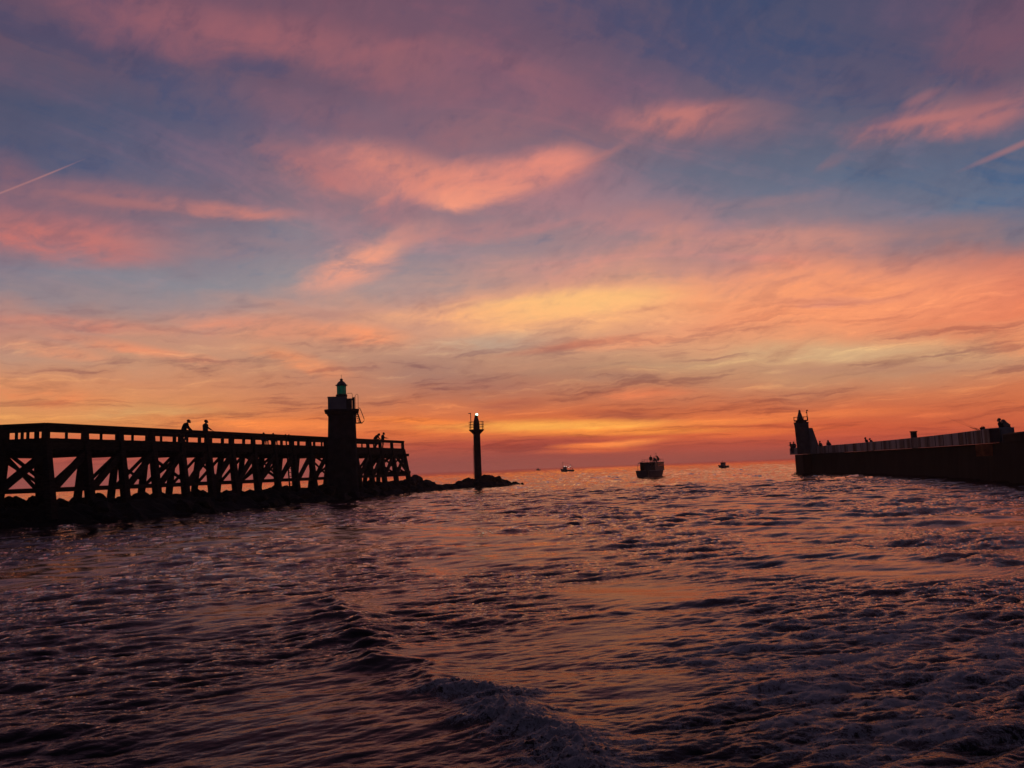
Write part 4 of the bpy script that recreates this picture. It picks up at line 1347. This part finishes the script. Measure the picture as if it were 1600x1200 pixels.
def build_boats():
    # passenger launch heading out, seen from behind
    b = thing('passenger_boat', (23.5, 138.5, 0), R(-30), 'dark passenger boat crowded with people, heading out, nearest of the boats', 'boat')
    Shape().loft(hull_sections(8.4, 3.1, 1.10)).build('hull', HULL, b)
    Shape().loft([[(x * 1.015, y, z + 0.02) for x, y, z in (s[0], s[1], s[6], s[7])] for s in hull_sections(8.4, 3.1, 1.10)]).build('gunwale', WHITE, b)
    cab = Shape()
    for x0 in (-1.3, 1.3):
        cab.box((x0, 0.4, 1.72), (0.08, 4.6, 1.35))
    cab.box((0, 2.7, 1.72), (2.6, 0.08, 1.35)).box((0.35, -1.86, 1.62), (1.8, 0.08, 1.15)).box((0, 0.4, 1.12), (2.6, 4.6, 0.08))
    cb = cab.build('cabin', HULL, b, bevel=0.02)
    g = Shape()
    for y in (-0.1, 1.0, 2.0):
        for x in (-1.2, 1.2):
            g.box((x * 1.125, y, 1.98), (0.03, 0.7, 0.5))
    g.build('window', GLASS, cb)
    Shape().box((0.0, 0.35, 2.44), (2.8, 4.9, 0.09)).build('roof', HULL, b, bevel=0.03)
    s = Shape()
    for x in (-1.25, 1.25):
        s.tube([(x, -3.2, 1.1), (x, -3.2, 1.95), (x, -2.9, 2.35), (x, -1.0, 2.62), (x, 0.2, 2.7)], 0.035, 6)
    s.tube([(-1.25, -3.0, 2.3), (1.25, -3.0, 2.3)], 0.03, 6)
    s.build('stern_frame', STEEL, b)
    s = Shape()
    for y in (-1.0, 0.2, 1.4, 2.6):
        for x in (-1.25, 1.25):
            s.tube([(x, y, 2.48), (x, y, 2.95)], 0.025, 6)
    for x in (-1.25, 1.25):
        s.tube([(x, -1.0, 2.95), (x, 2.6, 2.95)], 0.025, 6)
    s.build('roof_rail', STEEL, b)
    s = Shape().box((0.95, -4.45, 0.35), (0.3, 0.4, 0.9)).box((0.95, -4.5, 0.95), (0.42, 0.6, 0.4))
    s.build('outboard_motor', STEEL, b, bevel=0.04)
    s = Shape().tube([(0.3, 1.8, 2.5), (0.3, 1.8, 4.1)], 0.035, 6).box((0.3, 1.8, 3.5), (0.5, 0.08, 0.08))
    s.build('mast', STEEL, b)

    # small trawler with working lights
    t = thing('trawler', (24.8 * 1.0, 384, 0), R(78), 'small trawler with masts and lit white deck lamps, left of the crowded passenger boat', 'boat')
    Shape().loft(hull_sections(6.6, 2.3, 0.85, sheer=0.75)).build('hull', HULL, t)
    Shape().box((0, 1.0, 1.55), (1.5, 1.6, 1.3)).box((0, 1.05, 2.28), (1.7, 1.9, 0.1)).build('wheelhouse', WHITE, t, bevel=0.03)
    s = Shape().tube([(0, 2.0, 0.8), (0, 2.0, 4.6)], 0.07, 6).tube([(0, -1.6, 0.8), (0, -1.6, 3.6)], 0.07, 6).tube([(0, -1.6, 3.2), (0, -3.0, 2.2)], 0.05, 6)
    s.tube([(0, 2.0, 4.5), (0, -1.6, 3.5)], 0.03, 5).tube([(0, 2.0, 4.5), (0, 3.4, 1.6)], 0.03, 5)
    s.build('rigging', STEEL, t)
    Shape().box((0, -2.6, 1.6), (1.6, 0.12, 0.12)).box((0.8, -2.6, 1.15), (0.1, 0.12, 1.0)).box((-0.8, -2.6, 1.15), (0.1, 0.12, 1.0)).build('gantry', STEEL, t)
    for x, y, z in ((-0.5, 0.3, 2.5), (0.4, 1.4, 2.6), (0.2, -0.8, 1.9), (-0.3, -1.6, 2.5)):
        Shape().ball((x, y, z), 0.14).build('deck_lamp', LAMP_WHITE, t)

    # small cabin boat on the right
    t = thing('cabin_boat', (66.9, 258, 0), R(60), 'small dark cabin boat far out between passenger boat and right jetty', 'boat')
    Shape().loft(hull_sections(3.4, 1.6, 0.72, sheer=0.3)).build('hull', HULL, t)
    w = Shape().box((0, 0.05, 1.2), (1.15, 1.3, 1.05)).box((0, 0.05, 1.76), (1.3, 1.6, 0.08)).build('wheelhouse', WHITE, t, bevel=0.02)
    Shape().box((0, 0.05, 1.45), (1.18, 0.9, 0.36)).build('window', GLASS, w)
    Shape().tube([(0, 0.2, 1.8), (0, 0.2, 2.5)], 0.04, 6).box((0, 0.2, 2.2), (0.4, 0.06, 0.06)).build('mast', STEEL, t)

    # the farthest one
    t = thing('fishing_boat', (23.0, 800, 0), R(85), 'tiny hazy fishing boat on the horizon just right of the beacon', 'boat')
    Shape().loft(hull_sections(4.6, 1.8, 0.8, sheer=0.5)).build('hull', HULL, t)
    Shape().box((0, 0.3, 1.4), (1.2, 1.6, 1.2)).build('wheelhouse', WHITE, t)
    Shape().tube([(0, 0.3, 1.9), (0, 0.3, 3.4)], 0.06, 6).build('mast', STEEL, t)


build_boats()


# ---------------------------------------------------------------- people
def on_pier(px_bay, off, z=5.065):
    return pier_point(px_bay, off, z)


AWAY = math.atan2(-0.300, 0.954) - math.pi / 2        # facing the channel, over the near rail


def build_people():
    p = pier_point(4.36, -0.62, 5.065)
    person('person leaning on the timber jetty rail, left of a pair far from the lighthouse', p, R(-62), lean=0.16, hunch=0.22, look=0.3,
           hands=[(-0.16, 0.42, 0.86), (0.18, 0.46, 0.85)], legs='bent', top=BLACK, bulk=1.28, scale=1.0)
    p = pier_point(5.2, -0.60, 5.065)
    person('person upright at the timber jetty rail, one arm out to it, right of a pair', p, R(-70), lean=-0.05, hunch=0.08, look=0.15,
           hands=[(-0.26, 0.12, 0.92), (0.22, 0.42, 0.87)], top=NAVY, low=BLACK, bulk=1.28, scale=1.02)
    p = pier_point(8.15, -1.3, 5.065)
    person('person seated low behind the jetty rail near the ladder, left head of two', p, R(-30), lean=0.0, hunch=0.1, legs='sit', top=GREYCL, scale=0.8)
    p = pier_point(8.62, -1.3, 5.065)
    person('person seated low behind the jetty rail near the ladder, right head of two', p, R(-30), lean=0.05, hunch=0.15, legs='sit', top=BLACK, scale=0.8)
    p = pier_point(15.1, -0.8, 5.065)
    person('person stooping at the jetty head rail just right of the lighthouse', p, R(-55), lean=0.35, hunch=0.4, look=0.3,
           hands=[(-0.16, 0.5, 0.95), (0.18, 0.52, 0.95)], legs='bent', top=BLACK, hood=True, scale=1.04)
    p = pier_point(15.85, -0.9, 5.065)
    person('person standing on the jetty head looking down at something held out in the hands', p, R(-80), lean=-0.03, hunch=0.1, look=0.45,
           hands=[(-0.05, 0.40, 1.12), (0.07, 0.40, 1.12)], top=NAVY, low=BLACK, scale=1.04)
    # right jetty, standing on the walk behind the parapet
    walk = 2.74
    person('person with elbow out on the very end of the right jetty, leftmost there', (42.0, 121.4, 2.95), R(40), lean=0.1, hunch=0.2,
           hands=[(-0.5, 0.1, 1.25), (0.2, 0.3, 1.1)], top=BLACK, scale=0.98)
    person('person standing close beside the left wall of the tower on the right jetty', (42.3, 121.2, 2.95), R(10), lean=0.0, hunch=0.1, top=NAVY)
    person('person standing at the foot of the sloping tower buttress on the right jetty', (43.75, 114.4, walk), R(30), lean=0.05, hunch=0.15, top=BLACK, scale=1.02)
    person('person in a bulky coat alone on the right jetty a few steps from the tower', (44.15, 112.4, walk), R(120), lean=0.1, hunch=0.2, top=GREYCL, hood=True, scale=1.04)
    person('left of two people on the right jetty halfway between tower and pillar', (43.9, 99.6, walk), R(60), lean=0.1, hunch=0.2, top=BLACK, scale=0.98)
    person('right of two people on the right jetty halfway between tower and pillar', (44.1, 98.6, walk), R(60), lean=0.25, hunch=0.2, top=NAVY, scale=0.92)
    person('taller of a couple standing close together behind the corner block of the right jetty', (35.95, 58.9, walk), R(35), lean=0.05, hunch=0.15, look=0.1, top=BLACK, scale=1.04)
    person('shorter hooded one of a couple leaning together at the corner block', (36.1, 58.35, walk), R(60), lean=0.12, hunch=0.3, look=0.3, top=GREYCL, hood=True, scale=1.0,
           hands=[(-0.25, 0.3, 1.1), (0.35, 0.1, 1.1)])
    # aboard the passenger boat
    deck = 2.49
    place = lambda x, y: (23.5 + x * math.cos(R(-30)) - y * math.sin(R(-30)), 138.5 + x * math.sin(R(-30)) + y * math.cos(R(-30)))
    x, y = place(-0.15, 0.3)
    person('person sitting highest on the roof of the passenger boat', (x, y, deck + 0.02), R(-20), legs='sit', seat=0.35, hunch=0.1, top=BLACK, scale=0.85)
    for (lx, ly, sc, lb) in ((0.45, 0.6, 0.74, 'second from left'), (0.8, -0.2, 0.66, 'third from left'), (1.15, 0.6, 0.85, 'rightmost')):
        x, y = place(lx, ly)
        person('huddled person %s along the roof of the passenger boat' % lb, (x, y, deck), R(40 * lx), legs='sit', seat=0.3, hunch=0.4, lean=0.1, top=BLACK, hood=lx > 1, scale=sc)
    for (lx, ly, sc, lb) in ((0.9, -2.0, 1.0, 'right'), (-0.1, -1.6, 0.95, 'left')):
        x, y = place(lx, ly)
        person('person standing on the passenger boat stern deck, %s of two' % lb, (x, y, 1.12), R(160 if lx > 0 else 20), hunch=0.1, top=BLACK, scale=sc * 0.85)


build_people()


# ---------------------------------------------------------------- fishing gear at the corner block
def build_gear():
    t = thing('fishing_bag', (35.2, 60.1, 3.78), 0, 'small lumpy bag on the parapet just left of the couple', 'bag')
    s = Shape().ball((0, 0, 0.10), 0.16, 12, (1.2, 1, 0.75)).ball((0.12, 0.03, 0.16), 0.10, 10)
    s.build('bag_body', BLACK, t, True)
    Shape().tube([(-0.12, 0, 0.16), (0, 0, 0.30), (0.12, 0, 0.2)], 0.015, 6).build('strap', BLACK, t)
    for dx, dz, lb in ((-1.55, 0.75, 'upper'), (-2.3, 1.05, 'longer lower')):
        t = thing('fishing_rod', (35.0, 60.0, 3.80), 0, '%s of two thin fishing rods slanting up over the right jetty parapet' % lb, 'fishing rod')
        k = 0.0 if lb == 'upper' else 0.25
        Shape().tube([(-0.1, k, 0), (dx * 0.5, k, dz * 0.45), (dx, k, dz)], 0.009, 6, 0.004).build('blank', STEEL, t)
        Shape().tube([(-0.1, k, 0.0), (-0.1 + dx * 0.22, k, dz * 0.2)], 0.022, 6).build('grip', BLACK, t)


build_gear()



# ---------------------------------------------------------------- thin sea haze
def build_haze():
    s = Shape().box((0, 250, 7.5), (2400, 2600, 19))
    m = bpy.data.materials.new('sea haze'); m.use_nodes = True
    nt = m.node_tree; nt.nodes.clear()
    v = nt.nodes.new('ShaderNodeVolumePrincipled')
    v.inputs['Color'].default_value = (0.95, 0.92, 0.92, 1)
    v.inputs['Density'].default_value = 0.00027
    v.inputs['Anisotropy'].default_value = 0.7
    o = nt.nodes.new('ShaderNodeOutputMaterial')
    nt.links.new(v.outputs[0], o.inputs['Volume'])
    h = s.build('haze', m)
    tag(h, 'thin warm haze lying over the sea', None, None, 'stuff')


build_haze()
